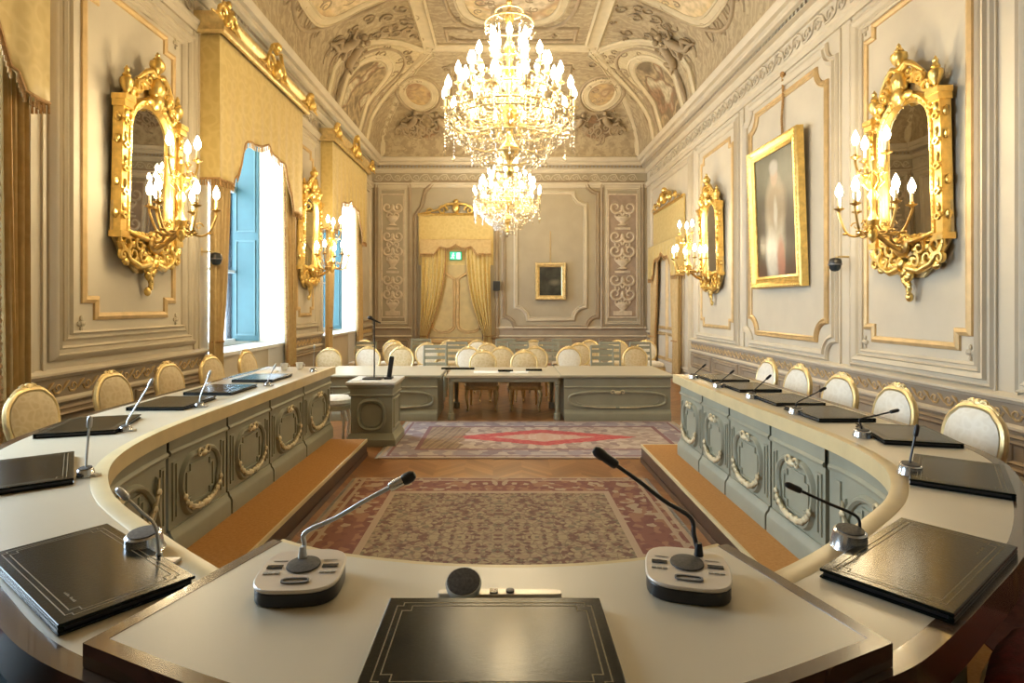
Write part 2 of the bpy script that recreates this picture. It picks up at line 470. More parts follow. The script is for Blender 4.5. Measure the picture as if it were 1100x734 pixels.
b = MB(); b.box(XL-.8, XR+.3, YF-.3, YB+.3, -.1, 0); struct('floor', b, MAT['parquet'], smooth=False)
b = MB()
o0, o1 = .98, 4.45
ys = YF-.3
for c, _ in WIN:
    b.box(XL-.75, XL, ys, c-1.2, 0, 5.7); b.box(XL-.75, XL, c-1.2, c+1.2, 0, o0); b.box(XL-.75, XL, c-1.2, c+1.2, o1, 5.7); ys = c+1.2
b.box(XL-.75, XL, ys, YB+.3, 0, 5.7)
wl = struct('wall_left', b, MAT['plaster'], smooth=False)
b = MB(); b.box(XR, XR+.3, YF-.3, YB+.3, 0, 5.7); wr = struct('wall_right', b, MAT['plaster'], smooth=False)
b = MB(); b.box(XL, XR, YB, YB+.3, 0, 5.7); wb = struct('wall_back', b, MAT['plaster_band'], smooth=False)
b = MB(); b.box(XL, XR, YF-.3, YF, 0, 5.7); wf = struct('wall_front', b, MAT['plaster'], smooth=False)

# entablature and cornice right round the room
per = [(XL,YF,0),(XR,YF,0),(XR,YB,0),(XL,YB,0)]
def ring(name, prof, mat, parent=None, per=per):
    b = MB(); b.sweep(per, prof, closed=True)
    return struct(name, b, MAT[mat], parent, angle=30)
ring('trim_1', [(0,4.86),(.03,4.86),(.035,4.93),(.055,4.95),(.06,4.99),(.02,5.0),(.02,5.01),(0,5.01)], 'moulding')
ring('trim_2', [(0,5.26),(.04,5.26),(.07,5.29),(.09,5.33),(.09,5.36),(.17,5.37),(.17,5.43),(.23,5.44),(.25,5.46),(.25,5.52),(.31,5.53),(.35,5.58),(.36,5.62),(.33,5.64),(.30,5.645),(0,5.65)], 'moulding')
b = MB()                                              # dentils
y = 3.0
while y < YB-.2:
    for fn in (LW, RW):
        p = fn((y,0,0)); q = fn((y+.05,0,.17))
        b.box(min(p.x,q.x), max(p.x,q.x), p.y, q.y, 5.375, 5.43)
    y += .10
x = XL+.2
while x < XR-.2:
    b.box(x, x+.05, YB-.17, YB, 5.375, 5.43); x += .10
struct('trim_3', b, MAT['moulding_gold'], smooth=False)
b = MB()                                              # running acanthus of the frieze
def frieze(fn, u0, u1, st=.26, v=5.13, h=.085):
    u = u0; k = 0
    while u < u1:
        f = 1 if k % 2 else -1
        U = fn((1,0,0))-fn((0,0,0)); V = fn((0,1,0))-fn((0,0,0)); w = Vector(NRM[fn])
        b.scroll(fn((u, v, .012)), h, U, V*f, .016, 1.1, 1, PI, 5, 10)
        b.tube([fn((u-.13, v+.05*f, .01)), fn((u-.05, v+.09*f, .02)), fn((u+.05, v+.09*f, .02)), fn((u+.13, v-.05*f, .01))], [.012,.02,.02,.012], 5)
        u += st; k += 1
frieze(LW, 4.4, 15.8); frieze(RW, 4.4, 15.8); frieze(BW, XL+.2, XR-.2)
struct('trim_4', b, MAT['moulding'], angle=60)

# ---- vault
XC, HW = .115, 3.50; YE, YN = 15.68, -2.9; RX, RY, RISE = 1.80, 3.5, 1.42
def vz(x, y):
    tx = min(1, max(0, (HW-abs(x-XC))/RX)); ty = min(1, max(0, min(YE-y, y-YN)/RY))
    t = min(tx, ty)
    return ZC + .03 + RISE*math.sqrt(max(0, 1-(1-t)**2))
def vn(x, y, e=.02):
    return Vector((-( vz(x+e,y)-vz(x-e,y))/(2*e), -(vz(x,y+e)-vz(x,y-e))/(2*e), 1)).normalized()*-1
xs = sorted({XC+s*(HW-RX*(1-cos(i/14*PI/2))) for i in range(15) for s in (1,-1)} | {XC + i*.35 for i in range(-4,5)})
ysl = sorted({YE-RY*(1-cos(i/16*PI/2)) for i in range(17)} | {YN+RY*(1-cos(i/16*PI/2)) for i in range(17)} | {YN+RY+i*.5 for i in range(24) if YN+RY+i*.5 < YE-RY})
b = MB(); nx, ny = len(xs)-1, len(ysl)-1
b.grid(lambda u, v: (xs[round(u*nx)], ysl[round(v*ny)], vz(xs[round(u*nx)], ysl[round(v*ny)])), nx, ny)
ceil = struct('ceiling', b, MAT['fresco'], angle=50)
b = MB(); b.box(XL-.8, XR+.3, YF-.3, YB+.3, 7.4, 7.5)
struct('roof_slab', b, MAT['plaster'])
def vband(b, xy, prof, closed=False):
    P = [Vector((x,y,vz(x,y))) for x, y in xy]; N = [vn(x,y) for x, y in xy]
    b.sweep(P, prof, closed, ups=N)
RIB = [(-.10,-.02),(-.10,.03),(-.06,.05),(-.05,.03),(.05,.03),(.06,.05),(.10,.03),(.10,-.02)]
THIN = [(-.035,-.02),(-.035,.025),(-.012,.045),(.012,.045),(.035,.025),(.035,-.02)]
WIDE = [(-.16,-.02),(-.16,.035),(-.12,.06),(-.10,.03),(-.04,.02),(.04,.02),(.10,.03),(.12,.06),(.16,.035),(.16,-.02)]
def vpatch(name, cx, cy, rx, ry, mat, n=40, off=.02, shape=None):
    b = MB(); vs = []; fs = []
    rings = 8
    for k in range(rings+1):
        for j in range(n):
            a = 2*PI*j/n; r = k/rings
            sx, sy = (cos(a), sin(a)) if not shape else shape(a)
            x, y = cx+rx*r*sx, cy+ry*r*sy
            vs.append(Vector((x,y,vz(x,y))) + vn(x,y)*off)
    for k in range(rings):
        for j in range(n): fs.append((k*n+j, k*n+(j+1)%n, (k+1)*n+(j+1)%n, (k+1)*n+j))
    b._add(vs, fs); return struct(name, b, MAT[mat], ceil, angle=60)
def oval(cx, cy, rx, ry, n=40, shape=None):
    return [((cx+rx*(cos(2*PI*j/n) if not shape else shape(2*PI*j/n)[0])), cy+ry*(sin(2*PI*j/n) if not shape else shape(2*PI*j/n)[1])) for j in range(n)]
def octo(a):
    q = (abs(cos(a))**3.2+abs(sin(a))**3.2)**(-1/3.2); return (cos(a)*q, sin(a)*q)
ribs = MB(); thin = MB(); reli = MB()
def at_(s, t, y): return (XC+s*(HW-RX*t), y)
def putto(cx, cy, f, side=False):
    """a small reclining stucco figure modelled on the cove"""
    def P(u, v, h=.06):                                # u along the cornice, v up the cove
        x, y = (cx-(1 if cx > XC else -1)*v, cy+u) if side else (cx+u, cy-v)
        return Vector((x,y,vz(x,y))) + vn(x,y)*h
    T = reli.tube
    T([P(-.16*f,.03),P(-.02*f,.10,.08),P(.08*f,.24,.09),P(.10*f,.36,.08)], [.07,.085,.085,.05], 8)
    reli.ball(P(.13*f,.46,.10), .065, 8)
    T([P(-.12*f,.05,.08),P(-.26*f,.14,.10),P(-.36*f,.02,.06)], [.06,.045,.025], 7)
    T([P(-.10*f,.03,.08),P(-.28*f,.03,.08),P(-.44*f,.0,.05)], [.055,.04,.02], 7)
    T([P(.12*f,.33,.09),P(.26*f,.26,.10),P(.34*f,.38,.06)], [.035,.03,.018], 6)
    T([P(.05*f,.33,.09),P(-.08*f,.30,.11),P(-.16*f,.40,.07)], [.035,.03,.018], 6)
    T([P(.30*f,.02,.05),P(.18*f,.10,.05),P(.22*f,.22,.05),P(.30*f,.16,.04)], [.05,.045,.03,.012], 6)
FX = HW-RX
for s in (1,-1):
    for t0, t1, y0, dy in ((0,1,YE,-1),):
        vband(ribs, [(XC+s*(HW-RX*t/20), YE-RY*t/20) for t in range(0,21)], RIB)
# frame of the flat
yf0, yf1 = YN+RY, YE-RY
n_ = 30
rect = [(XC-FX,yf0),(XC+FX,yf0),(XC+FX,yf1),(XC-FX,yf1)]
def dense(pts, st=.4, closed=True):
    out = []
    k = len(pts)
    for i in range(k if closed else k-1):
        a = Vector(pts[i]); c = Vector(pts[(i+1)%k]); m = max(1, int((c-a).length/st))
        for j in range(m): out.append(tuple(a+(c-a)*j/m))
    if not closed: out.append(tuple(pts[-1]))
    return out
vband(ribs, dense(rect), WIDE, True)
for cy in (3.0, 6.5, 10.0):
    vpatch('centre_fresco', XC, cy, .85, 1.05, 'painting_medallion', shape=octo)
    vband(ribs, oval(XC, cy, .95, 1.15, 48, octo), RIB, True)
    vband(thin, oval(XC, cy, 1.2, 1.45, 48, octo), THIN, True)
for cy in (1.2, 4.75, 8.25, 11.6):
    for s in (1,-1):
        vband(thin, dense([(XC+s*.25,cy-.25),(XC+s*1.3,cy-.25),(XC+s*1.3,cy+.25),(XC+s*.25,cy+.25)], .2), THIN, True)
# side coves: big octagonal medallions, lunettes with their vele, transverse bands
def scr(cx, cy, R, f=1, st=0, r=.022, turns=1.3):
    N = vn(cx,cy); U = N.orthogonal().normalized(); V = N.cross(U)
    def fn(p):
        return Vector((p.x, p.y, vz(p.x,p.y)-.02))
    reli.scroll((cx,cy,0), R, (1,0,0), (0,1,0), r, turns, f, st, 5, 14, fn=fn)
for s in (1,-1):
    def at(t, y): return (XC+s*(HW-RX*t), y)
    for cy in (2.4, 9.2):
        cx = XC+s*(HW-RX*.50)
        vpatch('cove_medallion', cx, cy, .60, .82, 'painting_medallion', shape=octo)
        vband(ribs, oval(cx, cy, .66, .90, 44, octo), RIB, True)
        vband(thin, oval(cx, cy, .82, 1.10, 44), THIN, True)
        for yy in (cy-1.45, cy+1.45):
            for k in range(5): scr(*at(.15+.17*k, yy+(.1 if k%2 else -.1)), .14, 1 if k%2 else -1, k)
        for k in range(4):
            scr(*at(.10, cy-.6+.4*k), .12, 1 if k%2 else -1, k)
    for cy in (5.8, 12.5):
        # lunette picture
        def lun(hw, top, n=24): return [at(top*sin(PI*i/n)**.8, cy-hw*cos(PI*i/n)) for i in range(n+1)]
        L = lun(.72, .42); bb = MB(); vs = []; fs = []
        for i, p in enumerate(L):
            base = at(0, p[1])
            for k in range(7):
                x = base[0]+(p[0]-base[0])*k/6; vs.append(Vector((x,p[1],vz(x,p[1])))+vn(x,p[1])*.025)
        for i in range(len(L)-1):
            for k in range(6): fs.append((i*7+k, (i+1)*7+k, (i+1)*7+k+1, i*7+k+1))
        bb._add(vs, fs); struct('lunette_fresco', bb, MAT['painting_lunette'], ceil)
        vband(ribs, lun(.80, .48), RIB)
        vband(thin, lun(1.0, .66), THIN)
        A = [at(.97*(i/16)**1.0*(1 if i<=16 else 1), cy-1.5*(1-(i/16)**1.7)) for i in range(17)]
        B = [at(.97*(i/16), cy+1.5*(1-(i/16)**1.7)) for i in range(17)]
        vband(ribs, A, RIB); vband(ribs, B, RIB)
        V = [at(.2+.72*i/10, cy-1.28*(1-(.2+.72*i/10)**1.5)) for i in range(11)] + [at(.92-.72*i/10, cy+1.28*(1-(.92-.72*i/10)**1.5)) for i in range(11)]
        bb = MB(); vs = []; fs = []
        for i in range(11):
            p = V[i]; q = V[21-i]
            for k in range(9):
                x = p[0]+(q[0]-p[0])*k/8; y = p[1]+(q[1]-p[1])*k/8; vs.append(Vector((x,y,vz(x,y)))+vn(x,y)*.012)
        for i in range(10):
            for k in range(8): fs.append((i*9+k,(i+1)*9+k,(i+1)*9+k+1,i*9+k+1))
        bb._add(vs, fs); struct('vela_fresco', bb, MAT['fresco_light'], ceil)
        for k in range(3): scr(*at(.72, cy-.25+.25*k), .1, 1, k)
        for sg in (1,-1):
            for k in range(4): scr(*at(.08+.2*k, cy+sg*(1.6-.15*k)), .13, sg, k)
# end cove: ovals and reclining stucco figures
for s in (1,-1):
    cx, cy = XC+s*2.25, 14.15
    vpatch('cameo_fresco', cx, cy, .34, .44, 'painting_cameo')
    vband(ribs, oval(cx, cy, .40, .52, 36), RIB, True); vband(thin, oval(cx, cy, .54, .70, 36), THIN, True)
    for k in range(9):
        scr(XC+s*(2.95-.2*k), 15.35-.05*(k%3), .13, 1 if k%2 else -1, k, .03)
    putto(XC+s*2.55, 15.22, -s); putto(XC+s*1.75, 15.28, s)
    for k in range(10): scr(XC+s*rnd.uniform(1.4,2.9), rnd.uniform(15.0,15.5), rnd.uniform(.06,.11), rnd.choice((1,-1)), k, .026)
    vband(thin, dense([(XC+s*.5,15.45),(XC+s*1.5,15.45),(XC+s*1.35,13.0),(XC+s*.4,13.0)], .15), THIN, True)
    for k in range(4): scr(XC+s*(.75+.15*k), 13.4+.4*k, .13, s, k)
    vpatch('corner_fresco', XC+s*2.35, 15.2, .55, .30, 'painting_lunette')
for s in (1,-1):                                       # looser arabesques over the fields
    for k in range(70):
        t_ = rnd.uniform(.05,.95); y_ = rnd.uniform(6.6,13.8)
        scr(XC+s*(HW-RX*t_), y_, rnd.uniform(.07,.15), rnd.choice((1,-1)), rnd.random()*6, rnd.uniform(.012,.024), rnd.uniform(.8,1.5))
    for k in range(26):
        scr(XC+s*rnd.uniform(.3,2.8), rnd.uniform(12.9,15.4), rnd.uniform(.07,.14), rnd.choice((1,-1)), rnd.random()*6, rnd.uniform(.012,.022))
    for k in range(18):
        scr(XC+s*rnd.uniform(.2,1.5), rnd.uniform(7.4,12.0), rnd.uniform(.07,.14), rnd.choice((1,-1)), rnd.random()*6, rnd.uniform(.012,.022))
    for yc in (7.5, 11.0):
        putto(*at_(s,.12,yc-.25), 1, True); putto(*at_(s,.12,yc+.25), -1, True)
        for k in range(9): scr(*at_(s, rnd.uniform(.05,.5), yc+rnd.uniform(-.4,.4)), rnd.uniform(.07,.12), rnd.choice((1,-1)), k, .028)
struct('vault_rib', ribs, MAT['stucco'], ceil, angle=50)
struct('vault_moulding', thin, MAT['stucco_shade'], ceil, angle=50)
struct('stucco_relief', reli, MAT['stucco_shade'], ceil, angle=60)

# ---- wall mouldings
PM = [(-.04,0),(-.04,.018),(-.022,.034),(-.008,.020),(.010,.020),(.024,.045),(.04,.02),(.04,0)]
PG = [(-.035,0),(-.03,.018),(0,.03),(.03,.018),(.035,0)]
PB = [(-.06,0),(-.06,.02),(-.035,.05),(-.01,.06),(0,.03),(.03,.028),(.045,.045),(.06,.02),(.06,0)]
def notch(u0,u1,v0,v1,n,top=True):
    p = [(u0,v0+n),(u0+n,v0+n),(u0+n,v0),(u1-n,v0),(u1-n,v0+n),(u1,v0+n)]
    return p + ([(u1,v1-n),(u1-n,v1-n),(u1-n,v1),(u0+n,v1),(u0+n,v1-n),(u0,v1-n)] if top else [(u1,v1),(u0,v1)])
def concave(u0,u1,v0,v1,r,k=6):
    p = []
    for cx, cy, a0 in ((u0,v0,PI/2),(u1,v0,PI),(u1,v1,1.5*PI),(u0,v1,0)):
        for i in range(k+1):
            a = a0 - PI/2*i/k
            p.append((cx+r*cos(a), cy+r*sin(a)))
    return p
def frame(b, fn, pts, prof):
    P = [fn((u,v,0)) for u, v in pts]; b.sweep(P, prof, True, up=NRM[fn])
def rect2(u0,u1,v0,v1): return [(u0,v0),(u1,v0),(u1,v1),(u0,v1)]
pm_l, pg_l, pm_r, pg_r, pm_b, pg_b = MB(), MB(), MB(), MB(), MB(), MB()
def rosette(b, fn, u, v, s=.06):
    U = fn((1,0,0))-fn((0,0,0)); V = fn((0,1,0))-fn((0,0,0)); N = Vector(NRM[fn])
    for k in range(4):
        a = k*PI/2
        b.ball(fn((u+s*.5*cos(a), v+s*.8*sin(a), .01)), s*.45, 6, (.6,.6,.9))
    b.ball(fn((u,v,.015)), s*.4, 6)
# left wall: bay with the near mirror, piers between the windows
frame(pm_l, LW, rect2(4.72,6.78,1.20,4.72), PB); frame(pm_l, LW, rect2(4.86,6.62,1.34,4.62), PM)
frame(pg_l, LW, notch(5.06,6.42,1.50,4.50,.15), PG)
for u in (5.02, 6.46):
    for v in (1.44, 4.53): rosette(pm_l, LW, u, v)
frame(pm_l, LW, rect2(10.02,11.26,1.22,4.72), PB); frame(pg_l, LW, notch(10.22,11.06,1.42,4.5,.12), PG)
frame(pm_l, LW, rect2(14.5,15.7,1.22,4.72), PB)
frame(pm_l, LW, rect2(-2,1.3,1.22,4.72), PB)
# right wall
for (u0,u1) in ((2.2,4.36),(4.68,6.48)):
    frame(pm_r, RW, rect2(u0,u1,.99,4.74), PB); frame(pm_r, RW, rect2(u0+.10,u1-.10,1.08,4.66), PM)
    frame(pg_r, RW, notch(u0+.2,u1-.2,1.24,4.58,.13), PG)
    for u in (u0+.19, u1-.19):
        for v in (1.2, 4.6): rosette(pm_r, RW, u, v)
frame(pm_r, RW, concave(6.85,9.42,.99,4.74,.22), PB); frame(pg_r, RW, concave(7.05,9.22,1.17,4.56,.24), PM)
frame(pm_r, RW, rect2(9.78,11.75,.99,4.72), PB); frame(pg_r, RW, notch(9.98,11.55,1.20,4.52,.13), PG)
frame(pm_r, RW, rect2(12.25,15.45,.2,4.72), PB)
frame(pm_r, RW, rect2(-2,1.9,.99,4.72), PB)
for u in (4.52, 6.66, 9.6, 12.0, 15.7):               # lesenes between the bays
    for d in (-.10, .10): pm_r.sweep([RW((u+d,.9,0)), RW((u+d,4.85,0))], [(-.015,0),(-.015,.02),(.015,.02),(.015,0)], up=NRM[RW])
for u in (4.55, 6.9, 9.85, 11.42, 14.4):
    for d in (-.06, .06): pm_l.sweep([LW((u+d,1.05,0)), LW((u+d,4.85,0))], [(-.015,0),(-.015,.02),(.015,.02),(.015,0)], up=NRM[LW])
struct('panel_moulding', pm_l, MAT['moulding'], wl, angle=30); struct('gilded_moulding', pg_l, MAT['moulding_gold'], wl, angle=30)
struct('panel_moulding', pm_r, MAT['moulding'], wr, angle=30); struct('gilded_moulding', pg_r, MAT['moulding_gold'], wr, angle=30)

# dado: rail, frieze of running waves, lower panels, plinth
def dado(fn, spans, zt, parent, wave=True):
    rail = MB(); low = MB(); wv = MB(); pl = MB()
    U = fn((1,0,0))-fn((0,0,0)); V = Vector((0,0,1))
    bk = MB()
    for a, c in spans:
        p0, p1 = fn((a,.05,0)), fn((c,zt,.006)); bk.box(min(p0.x,p1.x),max(p0.x,p1.x),min(p0.y,p1.y),max(p0.y,p1.y),.05,zt)
        pa, pc = fn((a,0,0)), fn((c,0,0))
        def sw(b, prof):
            flip = 1 if Vector((0,0,1)).cross(pc-pa).dot(Vector(NRM[fn])) > 0 else -1
            b.sweep([pa, pc] if flip > 0 else [pc, pa], prof)
        sw(rail, [(0,zt-.05),(.02,zt-.05),(.03,zt-.03),(.06,zt-.02),(.06,zt),(.03,zt+.02),(0,zt+.03)])
        sw(rail, [(0,zt-.27),(.015,zt-.27),(.04,zt-.25),(.04,zt-.23),(.015,zt-.21),(0,zt-.21)])
        sw(pl, [(0,0),(.05,0),(.05,.24),(.03,.28),(0,.30)])
        u = a+.12; k = 0
        while wave and u < c-.08:
            wv.scroll(fn((u, zt-.135, .006)), .055, U, V, .012, 1.2, 1, PI, 5, 9)
            wv.tube([fn((u+.05,zt-.16,.006)), fn((u+.09,zt-.10,.012)), fn((u+.13,zt-.085,.006))], [.006,.014,.006], 5)
            u += .17
        n = max(1, round((c-a)/1.3)); st = (c-a)/n
        for k in range(n): frame(low, fn, rect2(a+k*st+.1, a+(k+1)*st-.1, .36, zt-.33), PM)
    struct('dado_field', bk, MAT['dado_paint'], parent, smooth=False)
    struct('dado_rail', rail, MAT['moulding'], parent, angle=30)
    struct('dado_panel_moulding', low, MAT['moulding_dark'], parent, angle=30)
    struct('plinth', pl, MAT['plaster_band'], parent, angle=30)
    if wave: struct('wave_ornament', wv, MAT['moulding_gold'], parent, angle=60)
dado(LW, [(-3,1.7),(4.3,7.1),(9.7,11.6),(14.2,15.95)], 1.05, wl)
dado(RW, [(-3,12.2),(15.4,15.95)], .89, wr)
dado(BW, [(XL+.03,-2.6),(-.25,XR-.03)], .98, wb, False)

# ---- back wall
def bx(px): return (px-543)/38.75
def bz(py): return EYE-(py-328)/38.75
frame(pm_b, BW, [(bx(446),bz(362)),(bx(534),bz(362)),(bx(534),bz(232)),(bx(527),bz(222)),(bx(524),bz(205)),(bx(514),bz(196)),(bx(466),bz(196)),(bx(457),bz(205)),(bx(453),bz(222)),(bx(446),bz(232))], PB)
frame(pm_b, BW, concave(bx(541),bx(642),bz(352),bz(196),.30), PB)
frame(pg_b, BW, concave(bx(554),bx(629),bz(343),bz(207),.34), PB)
for a, c in ((404,440),(647,690)):
    frame(pm_b, BW, rect2(bx(a),bx(c),bz(352),bz(197)), PB)
    frame(pg_b, BW, rect2(bx(a+4),bx(c-4),bz(347),bz(203)), PM)
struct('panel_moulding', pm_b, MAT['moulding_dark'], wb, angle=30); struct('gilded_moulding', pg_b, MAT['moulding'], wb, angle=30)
def grotesque(pxa, pxc, ground, shade):
    a, c = bx(pxa), bx(pxc); z0, z1 = bz(342), bz(208); m = (a+c)/2; hw = (c-a)/2
    b = MB(); b.box(a, c, YB-.02, YB, z0, z1); struct('relief_ground', b, MAT[ground], wb, smooth=False)
    r = MB()
    frame(r, BW, rect2(a+.03,c-.03,z0+.03,z1-.03), [(-.025,0),(-.02,.05),(.02,.05),(.025,0)])
    z = z0+.15; k = 0
    while z < z1-.2:
        if k % 3 == 0:
            r.lathe([(.01,0),(.14*hw/.36,.02),(.05,.08),(.16*hw/.36,.2),(.18*hw/.36,.26),(.04,.3)], 10, None, (m, YB-.03, z), 1, .3)
        else:
            for s in (1,-1):
                r.scroll(BW((m+s*hw*.44, z+.12, .035)), hw*.46, (s,0,0), (0,0,1), .042, 1.25, 1, PI, 5, 14)
                r.scroll(BW((m+s*hw*.30, z-.12, .035)), hw*.28, (s,0,0), (0,0,-1), .034, 1.2, 1, PI, 5, 12)
            r.ball(BW((m,z+.1,.03)), .06, 8, (1,.6,1.8))
        if k % 3 == 2: r.box(m-hw*.5, m+hw*.5, YB-.06, YB-.02, z+.30, z+.36)
        z += .40; k += 1
    r.box(m-hw*.6, m+hw*.6, YB-.06, YB-.02, z0+.08, z0+.2)
    struct('grotesque_relief', r, MAT[shade], wb, angle=60)
grotesque(409, 435, 'plaster_band', 'relief_paint')
grotesque(652, 685, 'relief_ground', 'relief_paint')

# doors: one under the drapery on the back wall, one in the far corner of the right wall
d1 = bpy.data.objects.new('door_1', None); COL.objects.link(d1); d1['kind'] = 'structure'
x0, x1 = bx(462), bx(518); xm = (x0+x1)/2
b = MB(); b.box(x0, x1, YB-.05, YB, 0, bz(283)); struct('door_leaf', b, MAT['door_silk'], d1, smooth=False)
b = MB()
for a, c in ((x0+.07,xm-.05),(xm+.05,x1-.07)):
    pts = [(a,bz(300)),(a,bz(350))] + [((a+c)/2-(c-a)/2*cos(PI*i/10), bz(350)-.18*sin(PI*i/10)) for i in range(1,10)] + [(c,bz(350)),(c,bz(300)),((a+c)/2,bz(292))]
    b.sweep([BW((u,v,.05)) for u, v in pts], PM, True, up=NRM[BW])
    b.sweep([BW((u,v,.05)) for u, v in rect2(a,c,.25,.6)], PM, True, up=NRM[BW])
struct('door_moulding', b, MAT['moulding_gold'], d1, angle=30)
b = MB(); b.box(x0, x1, YB-.04, YB, bz(283), bz(270)); struct('transom_panel', b, MAT['moulding_dark'], d1, smooth=False)
d2 = bpy.data.objects.new('door_2', None); COL.objects.link(d2); d2['kind'] = 'structure'
b = MB(); b.box(XR-.04, XR, 12.7, 15.0, 0, 3.0); struct('door_leaf', b, MAT['plaster'], d2, smooth=False)
b = MB()
for a, c in ((12.8,13.8),(13.9,14.9)):
    for v0, v1 in ((.3,.9),(1.05,2.8)):
        b.sweep([RW((u,v,.04)) for u, v in rect2(a,c,v0,v1)], PM, True, up=NRM[RW])
struct('door_moulding', b, MAT['moulding_gold'], d2, angle=30)

# windows
for c, i in WIN:
    w = bpy.data.objects.new('window_%d' % i, None); COL.objects.link(w); w['kind'] = 'structure'
    b = MB(); X = XL-.58
    y0, y1 = c-1.2, c+1.2
    for ya, yb in ((y0,y0+.09),(y1-.09,y1),(c-.05,c+.05)): b.box(X, X+.07, ya, yb, o0, o1)
    for za, zb in ((o0,o0+.10),(o1-.09,o1),(3.35,3.45),(2.1,2.14)): b.box(X, X+.065, y0, y1, za, zb)
    struct('window_frame', b, MAT['window_paint'], w, smooth=False, bevel=.006)
    b = MB(); b.box(X+.03, X+.036, y0+.05, y1-.05, o0+.05, o1-.05); struct('window_pane', b, MAT['window_glass'], w, smooth=False)
    b = MB(); b.box(XL-.55, XL+.06, y0-.1, y1+.1, o0-.05, o0+.005); struct('window_sill', b, MAT['stone_sill'], w, smooth=False, bevel=.01)
    # inner shutter leaf swung open across the reveal
    ysx = c+.62
    b = MB(); b.box(XL-.56, XL-.15, ysx, ysx+.04, o0+.06, o1-.06); sh = struct('shutter', b, MAT['teal'], w, smooth=False, bevel=.006)
    b = MB()
    for za, zb in ((1.14,2.6),(2.75,4.2)):
        pts = [(XL-.50,za),(XL-.21,za),(XL-.21,zb),(XL-.50,zb)]
        b.sweep([(u, ysx, v) for u, v in pts], [(-.014,0),(-.01,.012),(.01,.012),(.014,0)], True, up=(0,-1,0))
    struct('shutter_moulding', b, MAT['teal_light'], sh, smooth=False)
# ------------------------------------------------------------------ dais
DH = .18; TT = .93                                   # dais height, wing table top
dl = [(-1.47,6.12),(-1.47,2.5),(-1.2,1.85),(-.6,1.45),(0,1.32),(.55,1.40),(1.1,1.75),(1.385,2.3),(1.385,5.88),(3.86,5.88),(3.86,-2.0),(-3.48,-2.0),(-3.48,6.12)]
dais = thing('dais', 'low horseshoe dais with orange carpet and dark wooden riser under the council tables', 'platform')
b = MB(); b.prism(dl, 0, DH-.02); obj('riser', b, MAT['dark_wood'], dais, smooth=False)
b = MB(); b.prism(dl, DH-.02, DH); obj('carpet', b, MAT['dais_carpet'], dais, smooth=False)
b = MB(); b.prism([(-2.45,6.0),(-2.45,3.2),(-1.95,2.1),(-1.2,1.4),(-.5,1.1),(.5,1.1),(1.2,1.4),(1.95,2.1),(2.15,3.2),(2.15,5.8),(3.80,5.8),(3.80,-1.9),(-3.45,-1.9),(-3.45,6.0)], DH, DH+.004); o_ = obj('shaded_carpet', b, MAT['shaded_carpet'], dais, smooth=False); o_['label'] = 'dark red carpet layer behind the tables, their shade put into its colour'  # added sheet: darkens the dais carpet where the tables shade it
b = MB(); b.sweep([(x,y,DH-.02) for x,y in dl[:10]], [(-.006,-.006),(-.010,.0),(-.008,.022),(.006,.022),(.006,-.006)]); obj('nosing', b, MAT['rim_wood' if 0 else 'table_rim'], dais, angle=30)
b = MB(); b.sweep([(x,y,.03) for x,y in dl[:10]], [(-.012,-.029),(-.012,.01),(.01,.02),(.01,-.029)]); obj('base_strip', b, MAT['dark_wood'], dais, angle=30)

# ------------------------------------------------------------------ wing table tops
inL = [(-1.86,6.28),(-1.86,5.2),(-1.86,4.2),(-1.855,3.4),(-1.81,2.88),(-1.68,2.45),(-1.42,2.06),(-1.07,1.73),(-.69,1.42),(-.42,1.25)]
outL = [(-.62,1.02),(-.72,1.045),(-.93,1.15),(-1.17,1.33),(-1.50,1.60),(-1.90,1.98),(-2.25,2.45),(-2.46,3.0),(-2.55,3.7),(-2.55,5.0),(-2.55,6.28)]
inR = [(1.63,5.58),(1.63,4.6),(1.64,3.8),(1.665,3.2),(1.655,2.75),(1.56,2.35),(1.36,2.03),(1.12,1.79),(.84,1.55),(.63,1.40),(.40,1.25)]
outR = [(.56,1.02),(.66,1.055),(.80,1.13),(1.07,1.33),(1.44,1.63),(1.80,2.03),(2.10,2.48),(2.20,2.9),(2.23,3.5),(2.23,4.6),(2.23,5.58)]
def worktop(name, label, inn, out, sgn):
    I = [(p.x,p.y) for p in catmull([(x,y,0) for x,y in inn], 6)]; O = [(p.x,p.y) for p in catmull([(x,y,0) for x,y in out], 6)]
    o = thing(name, label, 'table top')
    b = MB(); b.prism(I+O, TT-.03, TT); obj('writing_surface', b, MAT['table_top'], o, smooth=False)
    pr = [(-.012,-.075),(.02,-.07),(.03,-.05),(.035,-.03),(.05,-.02),(.05,-.004),(.04,.003),(-.012,.003)]
    b = MB(); pi = [(a*(-sgn),h) for a,h in pr]
    b.sweep([(x,y,TT) for x,y in I], pi); obj('edge_moulding', b, MAT['table_rim'], o, angle=40)
    b = MB()
    po = [(-.03,-.09),(.0,-.09),(.02,-.075),(.02,-.06),(.045,-.05),(.055,-.03),(.045,-.010),(.02,-.008),(.015,.001),(-.03,.002)]
    b.sweep([(x,y,TT) for x,y in O], [(a*(-sgn),h) for a,h in po]); obj('rim', b, MAT['rim_wood'], o, angle=40)
    return I, O
IL, OL = worktop('wing_worktop', 'cream topped worktop of the table wing along the window wall', inL, outL, 1)
IR, OR_ = worktop('wing_worktop', 'cream topped worktop of the table wing below the portrait wall', inR, outR, -1)

